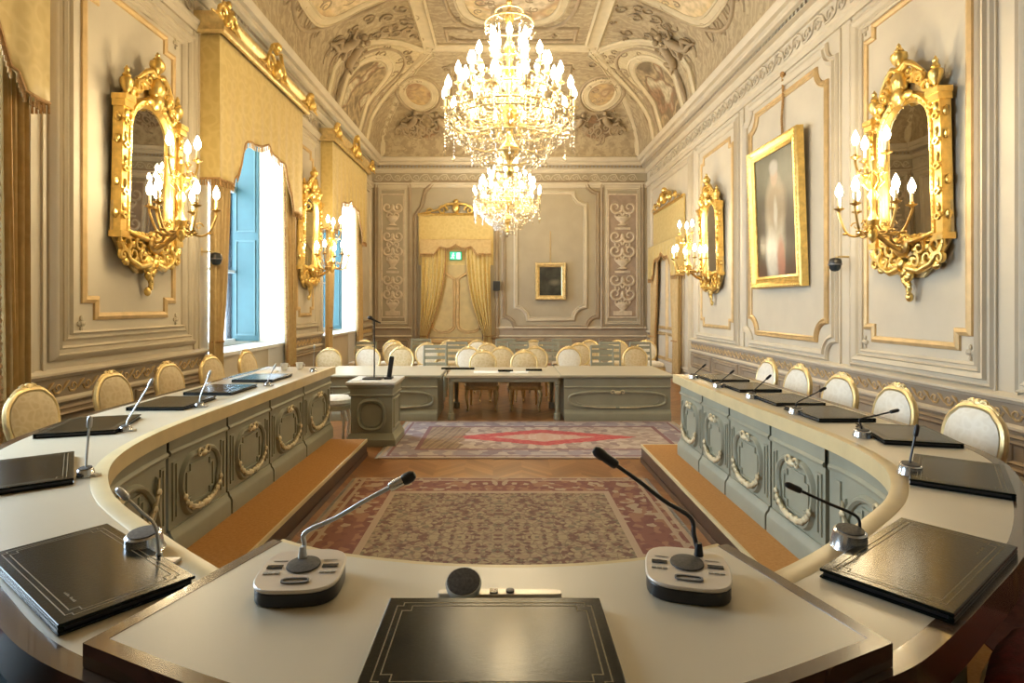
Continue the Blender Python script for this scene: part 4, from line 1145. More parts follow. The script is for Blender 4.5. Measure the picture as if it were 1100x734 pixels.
def conf_unit(label, x, y, rz, tip, bend, root, style):
    o = thing('conference_unit', label, 'microphone unit', (x,y,TC), math.radians(rz), 'delegate units on the centre table')
    Mi = (Matrix.Translation((x,y,TC)) @ Matrix.Rotation(math.radians(rz),4,'Z')).inverted()
    def ol(w, d): return [((w/2)*((abs(cos(t))**3.4+abs(sin(t))**3.4)**(-1/3.4))*cos(t), (d/2)*((abs(cos(t))**3.4+abs(sin(t))**3.4)**(-1/3.4))*sin(t)*(1+.0)) for t in [2*PI*j/40 for j in range(40)]]
    def slope(p): return Vector((p.x,p.y,p.z*(1+p.y*1.6)))
    b = MB(); b.prism(ol(.178,.175), .001, .034); b.map(slope); obj('housing', b, MAT['black_plastic'], o, bevel=.003)
    b = MB(); b.prism(ol(.182,.178), .034, .043); b.map(slope); obj('face_plate', b, MAT['silver_plastic'], o, bevel=.003)
    tl = Matrix.Rotation(math.atan(.043*1.6),4,'X')
    def on(u, v): return Matrix.Translation((u,v,.0435*(1+v*1.6))) @ tl
    b = MB(); b.lathe([(.037,0),(.036,.003),(.02,.005),(.002,.006)], 28, on(0,.015)); obj('speaker_grille', b, MAT['grille'], o)
    for s in (1,-1):
        b = MB(); b.box(-.017,.017,-.006,.006,0,.002, on(s*.060,.008)); obj('display', b, MAT['screen'], o, smooth=False)
        for v in (.032,-.016):
            for k in (-1,0,1):
                pass
        b = MB()
        for k in (-1,0,1): b.box(-.005,.005,-.0035,.0035,0,.002, on(s*.060+k*.012,-.018))
        b.box(-.015,.015,-.0015,.0015,0,.0008, on(s*.055,.034)); obj('button_row', b, MAT['pages'], o, smooth=False)
    b = MB(); b.sweep([on(u,v) @ Vector((0,0,0)) for u, v in [(p[0],p[1]-.052) for p in ol(.055,.018)]], [(-.002,0),(-.002,.003),(.002,.003),(.002,0)], True); obj('talk_button', b, MAT['grey_plastic'], o, smooth=False)
    R0, Bn, T = Mi @ Vector(root), Mi @ Vector(bend), Mi @ Vector(tip)
    E = T-(T-Bn).normalized()*.055
    pts = catmull([R0, R0+(Bn-R0)*.55, Bn, Bn+(E-Bn)*.35+Vector((0,0,-.004)), Bn+(E-Bn)*.7, E], 7)
    met = MAT['chrome'] if style == 'bright' else MAT['black_plastic']
    b = MB(); b.tube([R0-Vector((0,0,.02)), R0+Vector((0,0,.03))], [.014,.007], 12); b.tube(pts, .0052, 10); obj('gooseneck', b, MAT['bright_metal'] if style == 'bright' else met, o)
    d = (T-E).normalized(); R = d.to_track_quat('Z','Y').to_matrix().to_4x4(); R.translation = E
    b = MB(); b.lathe([(.006,-.004),(.011,0),(.012,.008),(.012,.04)], 14, R); obj('microphone_capsule', b, met, o)
    b = MB(); b.lathe([(.0125,.034),(.014,.042),(.013,.056),(.008,.064),(.002,.066)], 14, R); obj('foam_tip', b, MAT['black_plastic'], o)
    return o
conf_unit('conference microphone unit with silvery gooseneck on the window side of the centre table', -.45, 1.275, 4, (-.222,1.36,1.197), (-.462,1.335,1.075), (-.462,1.315,1.02), 'bright')
conf_unit('conference microphone unit with black gooseneck on the portrait side of the centre table', .405, 1.285, -14, (.222,1.40,1.245), (.435,1.36,1.10), (.447,1.335,1.02), 'dark')
o = thing('speaker_bar', 'flat silver bar with round tilted grey speaker between the two conference units', 'device', (-.012,1.235,TC))
b = MB(); b.prism([(.132*s_*cos(t), .013*s_*sin(t)) for t in [2*PI*j/48 for j in range(48)] for s_ in [(abs(cos(t))**6+abs(sin(t))**6)**(-1/6)]], .001, .012); obj('bar', b, MAT['silver_plastic'], o, bevel=.002)
b = MB(); b.box(-.022,-.004,-.009,.009,.0125,.015); obj('display', b, MAT['screen'], o, smooth=False)
b = MB(); b.lathe([(.009,.012),(.009,.016),(.006,.017)], 16, c=(.022,0,0)); obj('button', b, MAT['grey_plastic'], o)
Rm = Matrix.Translation((-.078,.008,.016)) @ Matrix.Rotation(math.radians(24),4,'X')
b = MB(); b.lathe([(.028,-.004),(.037,.004),(.039,.014),(.037,.020)], 28, Rm); obj('speaker_body', b, MAT['bright_metal'], o)
b = MB(); b.lathe([(.036,.0195),(.034,.0215),(.01,.023)], 28, Rm); obj('speaker_grille', b, MAT['grille'], o)

# small white things on the far end of the window-side wing, papers
for (x, y, l) in ((-2.28,5.95,'white cup at the far end of the window-side wing, nearer the windows'),(-2.16,6.05,'white cup at the far end of the window-side wing, beside the slim mic')):
    o = thing('cup', l, 'cup', (x,y,TT))
    b = MB(); b.lathe([(.022,.001),(.026,.004),(.036,.06),(.038,.07),(.034,.068),(.024,.01)], 16); obj('bowl', b, MAT['white_paper'], o)
    b = MB(); b.tube([(.036,0,.055),(.055,0,.05),(.052,0,.025),(.032,0,.02)], .004, 6); obj('handle', b, MAT['white_paper'], o)
def sheet(label, x, y, z, w, d, rz):
    b = MB(); b.box(-w/2,w/2,-d/2,d/2,.0005,.006); o = obj('paper_stack', b, MAT['white_paper'], smooth=False); o.location = (x,y,z); o.rotation_euler = (0,0,rz); tag(o, label, 'papers', 'white papers')
sheet('white papers beside the cups on the window-side wing', -2.38, 5.7, TT, .21, .3, .2)
sheet('white papers on the far open table beside the thin dark folder', -.28, 8.35, .63, .36, .26, .05)
sheet('white papers on the far open table toward the corner door', .20, 8.35, .63, .26, .2, -.1)

# ------------------------------------------------------------------ lectern and what stands on it
lc = thing('lectern', 'square olive panelled lectern pedestal at the far end of the window-side wing', 'lectern', (-1.52,6.79,0))
b = MB(); b.box(-.235,.235,-.25,.25,.05,.70); obj('body', b, MAT['paint_green'], lc, smooth=False)
b = MB(); sq = [(-.235,-.25,0),(.235,-.25,0),(.235,.25,0),(-.235,.25,0)]
b.sweep(sq, [(.01,.001),(-.045,.001),(-.045,.08),(-.03,.10),(-.02,.13),(-.005,.15),(.01,.15)], True); obj('plinth', b, MAT['paint_green'], lc, angle=30)
b = MB(); b.sweep(sq, [(.01,.56),(-.012,.565),(-.018,.58),(-.006,.59),(-.006,.65),(-.03,.68),(-.03,.70),(.01,.70)], True); obj('frieze_moulding', b, MAT['paint_green'], lc, angle=30)
b = MB(); b.box(-.285,.285,-.30,.30,.70,.732); obj('top', b, MAT['stone_sill'], lc, smooth=False, bevel=.008)
b = MB(); pts = []
for j in range(40):
    t = 2*PI*j/40; s_ = (abs(cos(t))**2.6+abs(sin(t))**2.6)**(-1/2.6); pts.append((.15*s_*cos(t), -.25, .355+.165*s_*sin(t)))
b.sweep(pts, [(-.022,-.004),(-.018,.016),(0,.026),(.018,.016),(.022,-.004)], True, up=(0,-1,0))
b.sweep([(.8*x,y,.355+(z-.355)*.8) for x,y,z in pts], [(-.008,-.004),(0,.012),(.008,-.004)], True, up=(0,-1,0)); fr = obj('oval_moulding', b, MAT['paint_green_dark'], lc, angle=40)
fr['label'] = 'dark oval moulding on the lectern front'
b = MB(); b.sweep([(.235,u,v) for u, v in rect2(-.17,.17,.2,.52)], [(-.012,-.003),(0,.014),(.012,-.003)], True, up=(1,0,0)); obj('side_moulding', b, MAT['paint_green'], lc, angle=40)
st = thing('microphone_stand', 'tall thin black microphone stand with boom on the lectern', 'microphone', (-1.545,6.80,.732))
b = MB(); b.box(-.12,.10,-.10,.10,0,.018); obj('base', b, MAT['black_plastic'], st, smooth=False, bevel=.005)
b = MB(); b.tube([(0,0,.01),(0,0,.69)], .008, 8); obj('pole', b, MAT['black_plastic'], st)
b = MB(); b.tube([(-.04,0,.715),(0,0,.69),(.08,-.04,.66)], [.018,.012,.008], 8); obj('boom', b, MAT['black_plastic'], st)
b = MB(); b.ball((-.05,0,.72), .024, 10, (1.3,1,1)); obj('microphone_head', b, MAT['black_plastic'], st)
sp = thing('desk_phone', 'upright black handset on the lectern beside the microphone stand', 'phone', (-1.375,6.80,.732))
b = MB(); b.box(-.045,.045,-.06,.06,0,.025); obj('base', b, MAT['black_plastic'], sp, smooth=False, bevel=.005)
b = MB(); b.box(-.028,.028,-.014,.014,.02,.27, Matrix.Rotation(.14,4,'Y')); obj('handset', b, MAT['black_plastic'], sp, smooth=False, bevel=.012)
sheet('white papers lying on the lectern', -1.73, 6.66, .732, .08, .12, .1)

# ------------------------------------------------------------------ rugs
rug_mat('rug_near', 1.32, 1.37, 1); rug_mat('rug_far', 1.8, .95, 2)
def rug(label, x, y, hx, hy, mat, rz=0):
    o = thing('oriental_rug', label, 'rug', (x,y,0), rz)
    b = MB(); b.box(-hx,hx,-hy,hy,.001,.012); obj('pile', b, MAT[mat], o, smooth=False, bevel=.003)
    for s in (1,-1):
        n = 100; b = MB()
        for k in range(n):
            y0 = -hy+hy*2*(k+.5)/n; b.box(min(s*hx,s*(hx+.035)), max(s*hx,s*(hx+.035)), y0-.005, y0+.005, .001, .006)
        b.box(min(s*hx,s*(hx+.006)), max(s*hx,s*(hx+.006)), -hy, hy, .001, .007)
        obj('fringe', b, MAT['pages'], o, smooth=False)
rug('brown and red oriental rug with small floral field in the well of the horseshoe', -.05, 3.95, 1.32, 1.37, 'rug_near')
rug('worn grey pink rug with long red lozenge in front of the far tables', .47, 6.95, 1.8, .95, 'rug_far', .0)

# ------------------------------------------------------------------ draperies
def wmap(fn): return lambda u, o_, z: fn((u, z, o_))
def valance(label, fn, c, half, zt, tail, apex, out, mat='damask_yellow', tw=.45, group='yellow scalloped valances', ret=True, st=0):
    def bot(u):
        a = abs(u)/half
        if a > 1-tw*.55: return tail
        k = a/(1-tw*.55)
        base = apex + (tail-apex)*(k**4)
        return base - .10*abs(sin(k*PI*1.5))*(1 if k < .95 else 0)
    b = MB(); n = 60; P = []
    if ret: P += [(-half, out*i/4) for i in range(4)]
    P += [(-half+2*half*i/n, out) for i in range(n+1)]
    if ret: P += [(half, out*(3-i)/4) for i in range(4)]
    m = 14
    def S(i, j):
        u, o_ = P[i]; z = zt+(bot(u)-zt)*j/m
        fold = .012*sin(u*21+1)*(j/m)
        return fn((c+u, z, o_+fold))
    b._add([S(i,j) for i in range(len(P)) for j in range(m+1)], [(i*(m+1)+j,(i+1)*(m+1)+j,(i+1)*(m+1)+j+1,i*(m+1)+j+1) for i in range(len(P)-1) for j in range(m)])
    o = obj('valance', b, MAT[mat], solid=.012); tag(o, label, 'valance', group)
    b = MB(); edge = [S(i,m) for i in range(len(P))]
    b.tube([e+Vector((0,0,.012)) for e in edge], .016, 6)
    cum = 0
    for i in range(1,len(edge)):
        L = (edge[i]-edge[i-1]).length; k = max(1,int(L/.03))
        for j in range(k):
            p = edge[i-1].lerp(edge[i], j/k); b.tube([p, p-Vector((0,0,.07))], [.007,.010], 5)
    obj('tassel_fringe', b, MAT['fringe'], o)
    return o
def drape(label, fn, c, u0, u1, zt, zg, g0, g1, zb, out=.12, mat='damask_ochre', folds=6, fringe=None, group='tied back drapes'):
    """hangs from zt, gathered to g0..g1 at height zg, then falls to zb"""
    b = MB(); nu, nv = 48, 40
    def S(a, v):
        z = zt+(zb-zt)*v; k = (zt-z)/(zt-zg)
        if k <= 1: e = k**2.2; l = u0+(g0-u0)*e; r = u1+(g1-u1)*e
        else:
            e = min(1,(k-1)*2.0); w = (u1-u0)*.12*e; l = g0-w*.4; r = g1+w*.6
        u = l+(r-l)*a
        amp = .045*(.5+.5*min(1,k))
        return fn((c+u, z, out+amp*sin(a*folds*2*PI)+.012*sin(a*folds*4.7+v*3)))
    b.grid(S, nu, nv); o = obj('drape', b, MAT[mat], solid=.008); tag(o, label, 'curtain', group)
    if fringe is not None:
        b = MB(); pts = [S(fringe, i/60) for i in range(61)]
        b.tube(pts, .012, 6)
        for p in pts: b.ball(p, .022, 6)
        for i in range(60):
            p = pts[i].lerp(pts[i+1], .5); b.ball(p, .018, 5)
        obj('bobble_fringe', b, MAT['fringe'], o)
    b = MB(); q = [S(i/20, (zt-zg)/(zt-zb)) for i in range(21)]
    b.tube([p+Vector(NRM[fn])*.03 for p in q], .014, 6); obj('tieback', b, MAT['fringe'], o)
    return o
def sheer(label, fn, c, u0, u1, zt, zb, out, folds=9):
    b = MB(); b.grid(lambda a, v: fn((c+u0+(u1-u0)*a, zt+(zb-zt)*v, out+.022*sin(a*folds*2*PI)*(.6+.4*v))), 80, 8)
    o = obj('sheer_curtain', b, MAT['sheer']); tag(o, label, 'curtain', 'white sheer curtains')
def pelmet(label, fn, c, half, zt, out, group='gilded pelmets'):
    root = thing('pelmet', label, 'pelmet', fn((c, zt-.24, 0)), 0, group)
    O = Vector(fn((c, zt-.24, 0)))
    def g(u, v, w): return Vector(fn((c+u, zt-.24+v, w)))-O
    b = MB(); pth = [g(-half,0,0),g(-half,0,out),g(half,0,out),g(half,0,0)]
    sgn = 1 if Vector((0,0,1)).cross(pth[2]-pth[1]).dot(Vector(NRM[fn])) > 0 else -1
    b.sweep(pth, [(a*sgn,z) for a,z in [(-.02,0),(.02,0),(.03,.03),(.015,.06),(.02,.14),(.05,.18),(.06,.22),(.055,.24),(-.02,.24)]]); obj('cornice_box', b, MAT['gilt_pale'], root, angle=35)
    N = Vector(NRM[fn]); U = (g(1,0,0)-g(0,0,0))
    for k, u in ((1,-half),(2,0),(3,half)):
        b = MB(); s_ = 1.5 if k == 2 else 1
        for s in (1,-1):
            b.scroll(g(u+s*.14*s_, .16, out+.06), .11*s_, U*s, (0,0,1), .028, 1.2, -1, PI, 6, 12)
            b.tube([g(u,.26*s_,out+.06), g(u+s*.10*s_,.30*s_,out+.06), g(u+s*.24*s_,.12,out+.05), g(u+s*.36*s_,.10,out+.05)], [.03,.026,.022,.01], 6)
        b.ball(g(u,.16,out+.07), .08*s_, 8, (.8,.8,1.2), jit=.2); b.ball(g(u,.32*s_,out+.06), .05*s_, 8, jit=.3)
        obj('carved_crest', b, MAT['gilt'], root, angle=60)
    return root
wn_ = {1:'nearest window at the frame edge', 2:'middle window', 3:'farthest window'}
for c, i in WIN:
    w = wn_[i]
    pelmet('gilded carved pelmet above the %s' % w, LW, c, 1.48, 5.10, .32)
    valance('yellow damask valance with scalloped tasselled edge over the %s' % w, LW, c, 1.42, 4.92, 3.12, 3.92, .25, tw=.30 if i == 1 else .5)
    drape('ochre drape on the near side of the %s' % w, LW, c, -1.35, -.86, 4.85, 1.15, -1.35, -1.17, .05, .13, fringe=None)
    drape('ochre bobble-fringed drape on the far side of the %s' % w, LW, c, 1.08 if i == 1 else .90, 1.36, 4.85, .6, 1.13 if i == 1 else 1.08, 1.35, .05, .13, fringe=0)
    sheer('white sheer curtain on the near side of the %s' % w, LW, c, -1.15, -.92, 4.4, .25, .05, 4)
    sheer('glowing white sheer curtain on the far side of the %s' % w, LW, c, .52, 1.18, 4.4, .25, .04, 8)
# drapery over the back-wall door
c = bx(490); hf = (bx(530)-bx(450))/2
b = MB(); b.box(c-hf, c+hf, YB-.06, YB-.03, bz(285), bz(231)); o = obj('wall_hanging', b, MAT['damask_yellow'], smooth=False); tag(o, 'plain yellow damask hanging above the draped door on the back wall', 'wall hanging')
valance('yellow scalloped valance with fringe over the draped door on the back wall', BW, c, hf*.93, bz(258), bz(274), bz(264), .22, 'damask_ochre', .6, None)
drape('yellow drape of the back-wall door on the side nearer the windows', BW, c, -hf*.92, -.28, bz(266), .75, -hf*.95, -.78, .05, .14, 'damask_yellow', 6, 1.0, None)
drape('yellow drape of the back-wall door on the side nearer the small painting', BW, c, .28, hf*.92, bz(266), .75, .78, hf*.95, .05, .14, 'damask_yellow', 6, 0.0, None)
def crest(label, fn, c, z, w, out=.06):
    o = thing('carved_crest', label, 'ornament', fn((c,z,0))); O = Vector(fn((c,z,0)))
    g = lambda u, v, q: Vector(fn((c+u, z+v, q)))-O
    U = g(1,0,0)-g(0,0,0)
    b = MB(); b.tube([g(-w,0,.04), g(w,0,.04)], .045, 8); obj('rail', b, MAT['gilt'], o)
    b = MB()
    for s in (1,-1):
        b.scroll(g(s*w*.35,.12,out), .14, U*s, (0,0,1), .04, 1.2, -1, PI, 6, 12); b.scroll(g(s*w*.7,.08,out), .10, U*s, (0,0,1), .03, 1.2, -1, PI, 6, 12)
        b.tube([g(0,.3,out),g(s*w*.25,.28,out),g(s*w*.5,.12,out),g(s*w*.95,.03,out)], [.05,.04,.03,.015], 6)
    obj('scrollwork', b, MAT['gilt'], o, angle=60)
    b = MB(); b.ball(g(0,.18,out+.02), .13, 10, (.8,.6,1.2), jit=.2); b.ball(g(0,.36,out), .07, 8, jit=.2); obj('cartouche', b, MAT['gilt'], o, angle=60)
crest('gilded crest over the draped door on the back wall', BW, c, bz(231), hf*1.02)
crest('gilded crest over the corner door beyond the far portrait-side mirror', RW, 13.85, 4.0, 1.25, .12)
# corner door drapery
b = MB(); b.box(XR-.05, XR-.02, 12.55, 15.15, 2.7, 4.0); o = obj('wall_hanging', b, MAT['damask_yellow'], smooth=False); tag(o, 'plain yellow hanging above the corner door', 'wall hanging')
valance('yellow scalloped valance over the corner door', RW, 13.85, 1.22, 3.1, 2.25, 2.85, .20, 'damask_yellow', .5, None)
drape('yellow drape of the corner door, nearer the back wall', RW, 13.85, .55, 1.2, 3.0, .8, .8, 1.2, .05, .13, 'damask_ochre', 5, 0.0, None)
drape('yellow drape of the corner door, nearer the far mirror', RW, 13.85, -1.2, -.55, 3.0, .8, -1.2, -.8, .05, .13, 'damask_ochre', 5, 1.0, None)

# ------------------------------------------------------------------ exit sign, cameras
ex = thing('exit_sign', 'small green lit exit sign with white running figure above the draped door', 'sign', (c,YB-.12,bz(280)))
b = MB(); b.box(-.17,.17,-.03,.03,0,.24); obj('case', b, MAT['green_sign'], ex, smooth=False, bevel=.01)
b = MB(); b.box(-.155,.155,-.034,-.030,.015,.225); obj('lit_face', b, MAT['sign_light'], ex, smooth=False)
b = MB()
b.box(.03,.12,-.037,-.034,.03,.20)
for p in ([(-.07,0,.17),(-.07,0,.171)],): b.ball((-.065,-.036,.185), .018, 8, (1,.15,1))
b.tube([(-.07,-.036,.16),(-.08,-.036,.10),(-.05,-.036,.07),(-.06,-.036,.035)], .012, 6); b.tube([(-.08,-.036,.10),(-.11,-.036,.06),(-.14,-.036,.06)], .010, 6); b.tube([(-.11,-.036,.13),(-.07,-.036,.15),(-.03,-.036,.12)], .008, 6)
obj('running_figure', b, MAT['sign_white'], ex)
b = MB(); b.tube([(0,.03,.2),(0,.10,.2)], .012, 6); obj('bracket', b, MAT['black_plastic'], ex)
def dome(label, loc, rz):
    o = thing('dome_camera', label, 'camera', loc, rz)
    b = MB(); b.tube([(0,.19,.10),(0,.05,.10),(0,0,.085)], .012, 8); b.box(-.035,.035,.18,.19,.05,.15); obj('bracket', b, MAT['gilt_pale'], o)
    b = MB(); b.lathe([(.02,.09),(.055,.075),(.068,.05),(.07,.02),(.066,.0)], 20); obj('housing', b, MAT['black_plastic'], o)
    b = MB(); b.lathe([(.062,.0),(.058,-.03),(.038,-.06),(.004,-.07)], 20); obj('dome', b, MAT['screen'], o)
    b = MB(); b.lathe([(.071,.004),(.073,.008),(.073,.016),(.071,.02)], 20); obj('ring', b, MAT['grey_plastic'], o)
dome('black dome camera on a bracket beside the middle window drape', (XL+.19,7.0,2.15), PI/2)
dome('black dome camera on a bracket between the portrait and the near portrait-side mirror', (XR-.19,6.55,2.05), -PI/2)
o = thing('wall_speaker', 'small black speaker on the back wall beside the door drapery', 'speaker', (bx(533.5),YB-.16,2.0))
b = MB(); b.prism([(-.10,-.06),(.10,-.06),(.06,.08),(-.06,.08)], 0, .26); obj('cabinet', b, MAT['black_plastic'], o, smooth=False, bevel=.01)
b = MB(); b.box(-.02,.02,.08,.16,.1,.14); obj('bracket', b, MAT['grey_plastic'], o, smooth=False)

# ------------------------------------------------------------------ pictures
def picture(label, loc, rz, w, h, fw, canvas, gold, tilt=0, ribs=False):
    o = thing('framed_painting', label, 'painting', loc, rz); o.rotation_euler = (tilt,0,rz)
    pts = [(-w/2,0,-h/2),(w/2,0,-h/2),(w/2,0,h/2),(-w/2,0,h/2)]
    b = MB(); b.sweep(pts, [(0,-.04),(0,.05),(.02,.075),(.05,.07),(fw*.5,.035),(fw*.7,.03),(fw*.8,.045),(fw,.03),(fw,-.01)], True, up=(0,-1,0)); ob = obj('frame', b, MAT[gold], o, angle=35)
    k = fw*.9
    b = MB(); b.box(-w/2+k,w/2-k,-.012,0,-h/2+k,h/2-k); obj('canvas', b, MAT[canvas], o, smooth=False)
    b = MB(); q = []
    for (u0,v0,u1,v1) in ((-w/2,-h/2,w/2,-h/2),(w/2,-h/2,w/2,h/2),(w/2,h/2,-w/2,h/2),(-w/2,h/2,-w/2,-h/2)):
        n = int(math.hypot(u1-u0,v1-v0)/.055)
        for i in range(n): q.append((u0+(u1-u0)*i/n, v0+(v1-v0)*i/n))
    b.tube([(u*(1-.06/w),-.068,v*(1-.06/h)) for u, v in ((-w/2,-h/2),(w/2,-h/2),(w/2,h/2),(-w/2,h/2))], .006, 5, closed=True)
    for u, v in q: b.ball((u*(1-.03/w*2),-.07,v*(1-.03/h*2)), .018, 5)
    obj('bead_edging', b, MAT[gold], ob)
    return o
picture('large portrait of a robed figure in a gilt frame on the portrait wall', (XR-.10,8.18,2.89), -PI/2, 1.50, 2.08, .17, 'oil_portrait', 'gilt', .035)
picture('small dark painting in a pale gilt frame on the back wall', (1.24,YB-.07,2.26), 0, .84, 1.02, .12, 'oil_dark', 'gilt_pale')
o = thing('picture_cord', 'brown hanging cord with tassel above the large portrait', 'cord', (XR-.03,8.12,3.92))
b = MB(); b.tube([(0,0,0),(-.01,.01,.3),(.0,-.01,.6),(0,0,.92)], .018, 8); obj('cord', b, MAT['fringe'], o)
b = MB(); b.ball((0,0,.93), .04, 8); b.lathe([(.01,.1),(.035,.05),(.045,.0)], 8); obj('tassel', b, MAT['fringe'], o)
b = MB(); b.tube([(1.24,YB-.02,2.75),(1.24,YB-.02,3.65)], .010, 6); o = obj('picture_cord', b, MAT['moulding_gold']); tag(o, 'thin hanging cord above the small dark painting', 'cord')
# ------------------------------------------------------------------ gilded mirrors
def make_mirror(label):
    o = thing('pier_mirror', label, 'mirror', group='gilded arched wall mirrors')
    HG = .295
    def arch(hw, v0, v1, n=16):
        r = hw
        return [(-hw,v0),(hw,v0)] + [(hw*cos(PI*i/n), v1-r+r*sin(PI*i/n)) for i in range(n+1)]
    F_ = lambda u, v, w: (u, -w, v)
    b = MB(); g = arch(HG,.47,1.72); b.prism(g, .03, .036, Matrix(((1,0,0,0),(0,0,-1,0),(0,1,0,0),(0,0,0,1)))); obj('mirror_glass', b, MAT['mirror_glass'], o, smooth=False)
    b = MB(); bo = [(-.14,.06),(.14,.06),(.36,.22),(.50,.42),(.48,1.62),(.36,1.80),(.18,2.0),(-.18,2.0),(-.36,1.80),(-.48,1.62),(-.50,.42),(-.36,.22)]
    b.prism(bo, .0, .028, Matrix(((1,0,0,0),(0,0,-1,0),(0,1,0,0),(0,0,0,1)))); obj('backboard', b, MAT['gilt_pale'], o, smooth=False)
    b = MB(); b.sweep([F_(u,v,.03) for u, v in g[:1]+g[1:]], [(-.005,0),(-.01,.02),(-.035,.05),(-.05,.045),(-.06,.06),(-.085,.065),(-.10,.04),(-.10,0)] , True, up=(0,-1,0))
    fr = obj('moulded_frame', b, MAT['gilt'], o, angle=40)
    b = MB(); b.tube([F_(u*1.24,.9+(v-.9)*1.05,.08) for u, v in g], .006, 5, closed=True)
    k = len(g)
    for i in range(k):                                 # egg and dart along the moulding
        a = Vector((*g[i],0)); c = Vector((*g[(i+1)%k],0)); n = max(1,int((c-a).length/.045))
        for j in range(n):
            p = a.lerp(c,j/n); s_ = 1.30 if True else 1
            q = Vector((p.x*1.24, .9+(p.y-.9)*1.05, 0)); b.ball(F_(q.x,q.y,.085), .016, 5)
    obj('bead_edging', b, MAT['gilt'], fr)
    for s in (1,-1):
        b = MB()
        b.box(s*.455-.04,s*.455+.04,-.10,-.0,.42,1.60)
        b.box(s*.455-.06,s*.455+.06,-.125,0,1.60,1.66); b.box(s*.455-.07,s*.455+.07,-.14,0,1.66,1.71); b.box(s*.455-.06,s*.455+.06,-.12,0,.38,.44)
        for z in (.58,.80,1.02,1.24,1.46):
            b.scroll(F_(s*.455,z,.11), .04, (s,0,0), (0,0,1), .018, 1.1, 1, 0, 6, 10); b.ball(F_(s*.455,z+.09,.10), .03, 7, (.8,.8,1.5), jit=.3)
        for z in (1.50,1.3,.9,.6): b.ball(F_(s*.505,z,.05), .03, 7, (1,1,1.6), jit=.3)
        obj('pilaster', b, MAT['gilt'], o, angle=50)
        b = MB(); b.lathe([(.03,0),(.045,.01),(.02,.04),(.05,.09),(.06,.14),(.055,.17),(.03,.19),(.04,.20),(.02,.24),(.025,.26),(.003,.30)], 12, c=(s*.42,-.07,1.71)); obj('urn_finial', b, MAT['gilt'], o)
    b = MB()
    for s in (1,-1):
        for i in range(7):                             # acanthus climbing the arch
            a = PI*.08+i*PI*.065; r = .40
            u, v = s*r*cos(a)*1.0, 1.47+ (r+.10)*sin(a)
            b.scroll(F_(u,v,.08), .06, (s*cos(a),0,sin(a)), (-s*sin(a),0,cos(a)), .022, 1.1, 1, 0, 6, 10)
            b.ball(F_(u*1.06,v+.02,.07), .038, 7, (1,.8,1.4), jit=.4)
        b.scroll(F_(s*.12,2.0,.09), .09, (s,0,0), (0,0,1), .028, 1.2, -1, PI, 6, 12)
        b.scroll(F_(s*.24,1.87,.09), .08, (s,0,0), (0,0,1), .026, 1.2, -1, PI, 6, 12)
        b.tube([F_(s*.02,2.05,.1),F_(s*.10,2.09,.1),F_(s*.18,2.04,.1),F_(s*.30,1.93,.09)], [.03,.03,.025,.012], 7)
    b.ball(F_(0,1.80,.11), .085, 10, (.9,.7,1.1), jit=.25); b.ball(F_(0,1.93,.10), .10, 10, (.9,.7,1.2), jit=.2)
    for s in (1,-1): b.ball(F_(s*.10,1.78,.10), .05, 8, (1.3,.7,.8), jit=.3)
    obj('carved_crest', b, MAT['gilt'], o, angle=60)
    b = MB(); b.lathe([(.03,0),(.05,.015),(.025,.045),(.06,.09),(.075,.13),(.07,.165),(.04,.185),(.045,.195),(.02,.225),(.022,.24),(.003,.27)], 12, c=(0,-.10,2.04)); obj('urn_finial', b, MAT['gilt'], o)
    b = MB()
    for s in (1,-1):
        for (u,v,R,st) in ((.40,.34,.09,0),(.30,.24,.09,1),(.20,.34,.08,2),(.44,.22,.06,3),(.14,.22,.07,1.5)):
            b.scroll(F_(s*u,v,.09), R, (s,0,0), (0,0,1), .028, 1.2, -1, st, 6, 12)
        b.tube([F_(s*.05,.16,.1),F_(s*.20,.12,.1),F_(s*.34,.18,.09),F_(s*.47,.34,.08),F_(s*.46,.46,.07)], [.04,.035,.03,.026,.012], 7)
        b.tube([F_(s*.02,.46,.1),F_(s*.12,.40,.11),F_(s*.26,.42,.10),F_(s*.36,.46,.08)], [.035,.035,.028,.014], 7)
        for j in range(8): b.ball(F_(s*(.08+.05*j),.24+.09*sin(j*1.9),.08), .04, 7, (1.1,.7,1), jit=.4)
    b.ball(F_(0,.36,.12), .10, 10, (1.1,.6,1.0), jit=.2); obj('carved_apron', b, MAT['gilt'], o, angle=60)
    b = MB()
    for s in (1,-1): b.scroll(F_(s*.07,.15,.08), .065, (s,0,0), (0,0,1), .025, 1.2, -1, PI, 6, 12)
    for j in range(14): b.ball(F_(rnd.uniform(-.09,.09)*(1-j/18),.20-.022*j,.08), .065-.003*j, 7, (1,.8,1), jit=.4)
    b.ball(F_(0,-.12,.06), .04, 8, (1,.8,1.2)); obj('pendant', b, MAT['gilt'], o, angle=60)
    return o
TILT = math.radians(1.5)
m0 = make_mirror('near gilded arched mirror between the nearest and middle windows')
m0.location = (XL+.01,5.86,1.86); m0.rotation_euler = (TILT,0,PI/2)
dup(m0, (XL+.01,10.66,1.86), PI/2, 'far gilded arched mirror between the middle and farthest windows')
dup(m0, (XR-.01,5.52,1.80), -PI/2, 'near gilded arched mirror on the portrait wall, beside the dome camera')
dup(m0, (XR-.01,10.80,1.76), -PI/2, 'far gilded arched mirror on the portrait wall, between portrait and corner door')

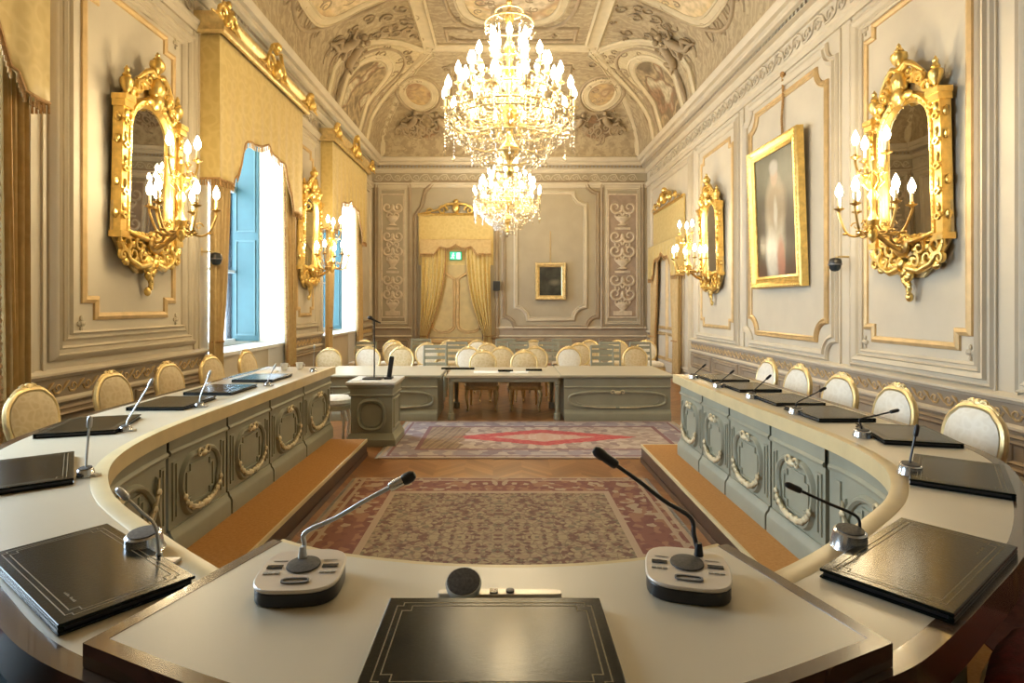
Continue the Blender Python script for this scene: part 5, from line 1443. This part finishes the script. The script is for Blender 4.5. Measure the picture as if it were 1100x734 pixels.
# ------------------------------------------------------------------ candle sconces
def bulb_mb(b, c, s=1.0):
    b.lathe([(.010*s,0),(.022*s,.018*s),(.028*s,.04*s),(.024*s,.065*s),(.012*s,.095*s),(.002*s,.115*s)], 10, c=c)
def candle(par, c, h=.11, s=1.0):
    s *= 1.15
    b = MB(); b.lathe([(.013,0),(.014,.01),(.014,h),(.010,h+.004)], 8, c=c); k = obj('candle', b, MAT['candle'], par)
    b = MB(); bulb_mb(b, (c[0],c[1],c[2]+h), s); obj('bulb', b, MAT['bulb'], k)
def make_sconce(label):
    o = thing('candle_sconce', label, 'wall lamp', group='gilded candle sconces')
    D = -.46
    b = MB(); b.ball((0,-.19,-.08), .06, 8, (1.2,.4,1.3), jit=.2); b.tube([(0,-.18,-.09),(0,-.22,-.12),(0,-.30,-.08),(0,-.40,.0),(0,D,.06)], [.03,.026,.024,.024,.03], 8)
    b.scroll((0,-.24,.0), .08, (0,-1,0), (0,0,1), .016, 1.2, 1, PI, 6, 12); obj('bracket', b, MAT['brass_dark'], o)
    b = MB(); b.lathe([(.005,-.06),(.03,-.03),(.045,.02),(.03,.06),(.05,.10),(.06,.15),(.03,.20),(.02,.26),(.03,.32),(.045,.38),(.02,.44),(.016,.60),(.03,.66),(.036,.70),(.012,.74)], 14, c=(0,D,0)); obj('stem', b, MAT['gilt'], o)
    def arm(r, a, z0, z1, dip):
        ca, sa = cos(a), sin(a)
        P = [(0,0,z0),(r*.35,0,z0-dip),(r*.75,0,z0-dip*.9),(r,0,z0+(z1-z0)*.5),(r,0,z1)]
        b = MB(); b.tube([(x*ca, D+x*sa, z) for x,_,z in catmull(P,5)], .011, 7)
        b.scroll((r*.5*ca, D+r*.5*sa, z0-dip*.4), .04, (ca,sa,0), (0,0,1), .008, 1.1, 1, 0, 5, 9)
        for q in (.4,.8): b.ball((r*q*ca, D+r*q*sa, z0-dip*.9), .022, 6, (1.4,1.4,.6), jit=.3)
        A = obj('arm', b, MAT['brass_dark'], o)
        b = MB(); b.lathe([(.008,-.01),(.018,0),(.045,.012),(.048,.02),(.02,.018),(.018,.035),(.022,.04)], 12, c=(r*ca, D+r*sa, z1)); obj('drip_pan', b, MAT['brass_dark'], A)
        candle(o, (r*ca, D+r*sa, z1+.035), .09, 1.05)
    for k in range(6): arm(.31 if k % 2 else .27, -PI/2+ (k-2.5)*PI*.36, .16, .26, .14)
    for k in range(3): arm(.16, -PI/2+(k-1)*PI*.55, .62, .72, .06)
    for k in range(8):
        a = 2*PI*k/8
        b = MB() if k == 0 else b
        b.tube([(.03*cos(a), D+.03*sin(a), .44),(.09*cos(a), D+.09*sin(a), .50),(.07*cos(a), D+.07*sin(a), .56)], [.012,.010,.004], 5)
    obj('leaf_collar', b, MAT['gilt'], o)
    return o
s0 = make_sconce('lit candle sconce in front of the near window-side mirror')
s0.location = (XL+.06,5.66,2.28); s0.rotation_euler = (0,0,PI/2)
SC = [(XL+.06,5.66,2.28,PI/2),(XL+.06,10.58,2.25,PI/2),(XR-.06,5.36,2.24,-PI/2),(XR-.06,10.78,2.20,-PI/2)]
dup(s0, SC[1][:3], PI/2, 'lit candle sconce in front of the far window-side mirror')
dup(s0, SC[2][:3], -PI/2, 'lit candle sconce in front of the near portrait-side mirror')
dup(s0, SC[3][:3], -PI/2, 'lit candle sconce in front of the far portrait-side mirror')

# ------------------------------------------------------------------ chandeliers
def make_chandelier(label):
    o = thing('crystal_chandelier', label, 'chandelier', group='crystal chandeliers')
    b = MB(); b.lathe([(.004,.0),(.04,.03),(.05,.07),(.02,.11),(.03,.2),(.09,.26),(.12,.34),(.06,.42),(.03,.5),(.05,.6),(.10,.68),(.12,.76),(.06,.84),(.035,.95),(.06,1.05),(.09,1.12),(.05,1.2),(.03,1.3),(.05,1.42),(.07,1.5),(.03,1.6),(.02,1.75),(.05,1.82),(.06,1.9),(.02,1.96)], 16); obj('stem', b, MAT['gilt'], o)
    b = MB(); b.tube([(0,0,1.94),(0,0,4.0)], .016, 8)
    for k in range(14): b.ball((0,0,2.05+.14*k), .035, 8, (1,1,1.2))
    b.lathe([(.02,3.72),(.10,3.80),(.20,3.93),(.22,3.97)], 16); obj('suspension_rod', b, MAT['gilt'], o)
    tiers = [(.75,.80,14,.66),(.60,1.03,12,.78),(.42,1.22,10,1.0),(.21,1.45,6,1.3)]
    for ti, (R, z, n, za) in enumerate(tiers):
        for k in range(n):
            a = 2*PI*(k+.5*(ti%2))/n; ca, sa = cos(a), sin(a)
            P = catmull([(.04,0,za),(R*.35,0,za-.10),(R*.72,0,za-.12),(R*.97,0,z-.08),(R,0,z)], 5)
            b = MB(); b.tube([(p.x*ca,p.x*sa,p.z) for p in P], .008, 6); b.scroll((R*.6*ca,R*.6*sa,za-.02), .06, (ca,sa,0), (0,0,1), .008, 1.1, 1, 0, 5, 9)
            b.lathe([(.008,-.012),(.02,0),(.05,.010),(.052,.018),(.018,.016)], 10, c=(R*ca,R*sa,z)); obj('arm', b, MAT['gilt_pale'], o)
            candle(o, (R*ca,R*sa,z+.015), .10, 1.15)
        rings = MB(); rings.tube([(R*.93*cos(2*PI*i/48), R*.93*sin(2*PI*i/48), z-.10) for i in range(48)], .012, 6, closed=True); obj('hoop', rings, MAT['gilt_pale'], o)
    for R, z in ((.70,.62),(.52,.42),(.34,.24),(.18,.10),(.28,1.78),(.16,1.92)):
        rings = MB(); rings.tube([(R*cos(2*PI*i/40), R*sin(2*PI*i/40), z) for i in range(40)], .011, 6, closed=True); obj('hoop', rings, MAT['gilt_pale'], o)
    # strands of drops
    def strand(pts, parent=o, drop=.055):
        b = MB()
        for p in pts: b.octa(p, .013, .022)
        b.tube(list(pts)+[(pts[-1][0],pts[-1][1],pts[-1][2]-.05)], .0025, 4)
        e = pts[-1]; b.octa((e[0],e[1],e[2]-.05), .020, drop); return b
    for k in range(28):
        a = 2*PI*k/28; R = .75
        b = strand([(R*cos(a),R*sin(a),.76-.04*i) for i in range(5 if k%2 else 11)]); obj('crystal_strand', b, MAT['crystal'], o, smooth=False)
    for k in range(24):
        a = 2*PI*(k+.5)/24
        b = strand([(( .70-.18*t)*cos(a),(.70-.18*t)*sin(a),.62-.20*t-.10*sin(PI*t)) for t in [i/7 for i in range(8)]]); obj('crystal_strand', b, MAT['crystal'], o, smooth=False)
    for k in range(16):
        a = 2*PI*k/16
        b = strand([((.52-.20*t)*cos(a),(.52-.20*t)*sin(a),.42-.18*t-.10*sin(PI*t)) for t in [i/7 for i in range(8)]]); obj('crystal_strand', b, MAT['crystal'], o, smooth=False)
    for k in range(12):
        a = 2*PI*k/12
        b = strand([((.26-.04*t)*cos(a),(.26-.04*t)*sin(a),1.78-.22*t) for t in [i/5 for i in range(6)]]); obj('crystal_strand', b, MAT['crystal'], o, smooth=False)
    b = MB()
    for R, z, n in ((.70,.60,48),(.62,.68,40),(.52,.40,40),(.44,.36,30),(.34,.22,28),(.18,.08,16),(.60,.98,36),(.50,.92,30),(.42,1.14,28),(.30,1.10,24),(.28,1.74,20),(.16,1.88,12),(.74,.70,44),(.22,1.38,16)):
        for k in range(n):
            a = 2*PI*(k+rnd.random()*.5)/n; zz = z-rnd.random()*.06
            for j in range(2): b.octa((R*cos(a)+rnd.uniform(-.02,.02), R*sin(a)+rnd.uniform(-.02,.02), zz-.05*j), .014, .032)
    for k in range(160):
        a = rnd.random()*2*PI; R = rnd.random()**.5*.62; b.octa((R*cos(a),R*sin(a),.62-.5*(1-R/.70)*rnd.random()-.06), .014, .034)
    st = obj('crystal_drops', b, MAT['crystal'], o, smooth=False); st['kind'] = 'stuff'
    b = MB(); b.ball((0,0,-.02), .055, 12); obj('crystal_ball', b, MAT['crystal'], o, smooth=False)
    return o
CH = [(.045,6.7,3.08),(.04,13.1,3.22)]
ch = make_chandelier('large lit crystal chandelier nearest the centre table')
ch.location = CH[0]
dup(ch, CH[1], .2, 'second lit crystal chandelier hanging farther back below the first')

# ------------------------------------------------------------------ light
def point(name, loc, w, col=(1,.78,.44), r=.12):
    l = bpy.data.lights.new(name, 'POINT'); l.energy = w; l.color = col; l.shadow_soft_size = r
    o = bpy.data.objects.new(name, l); COL.objects.link(o); o.location = loc; return o
for (x,y,z), w in zip(CH, (1.0,1.0)):
    for k in range(3):
        a = 2*PI*k/3+.5
        point('chandelier_light', (x+.52*cos(a), y+.52*sin(a), z+1.02), 68*w, r=.22)
    point('chandelier_light', (x, y, z+1.72), 50*w, r=.15)
for x, y, z, rz in SC:
    s = 1 if x < 0 else -1
    point('sconce_light', (x+s*.62, y, z+.42), 30, r=.10); point('sconce_light', (x+s*.46, y, z+.95), 20, r=.08)

w = bpy.data.worlds.new('sky'); sc.world = w; w.use_nodes = True
bg = w.node_tree.nodes['Background']; bg.inputs[0].default_value = (.74,.87,1,1); bg.inputs[1].default_value = 21.0
for c, i in WIN:
    l = bpy.data.lights.new('window_portal', 'AREA'); l.shape = 'RECTANGLE'; l.size = 3.4; l.size_y = 2.3
    l.cycles.is_portal = True
    o = bpy.data.objects.new('window_portal', l); COL.objects.link(o); o.location = (XL-.7, c, (o0+o1)/2)
    o.rotation_euler = (0, -PI/2, 0)

cam = bpy.data.cameras.new('camera'); co = bpy.data.objects.new('camera', cam); COL.objects.link(co)
co.location = (0,0,EYE); co.rotation_euler = (PI/2,0,0)
cam.sensor_width = 36; cam.lens = 36*620/1100; cam.shift_x = 7/1100; cam.shift_y = -39/1100; cam.clip_start = .05
sc.camera = co
sc.view_settings.view_transform = 'Standard'; sc.view_settings.look = 'None'; sc.view_settings.gamma = 1; sc.view_settings.use_curve_mapping = False
sc.view_settings.exposure = 0.06
try:
    sc.cycles.max_bounces = 10; sc.cycles.diffuse_bounces = 5; sc.cycles.transparent_max_bounces = 24; sc.cycles.sample_clamp_indirect = 6; sc.cycles.caustics_reflective = False
except Exception: pass
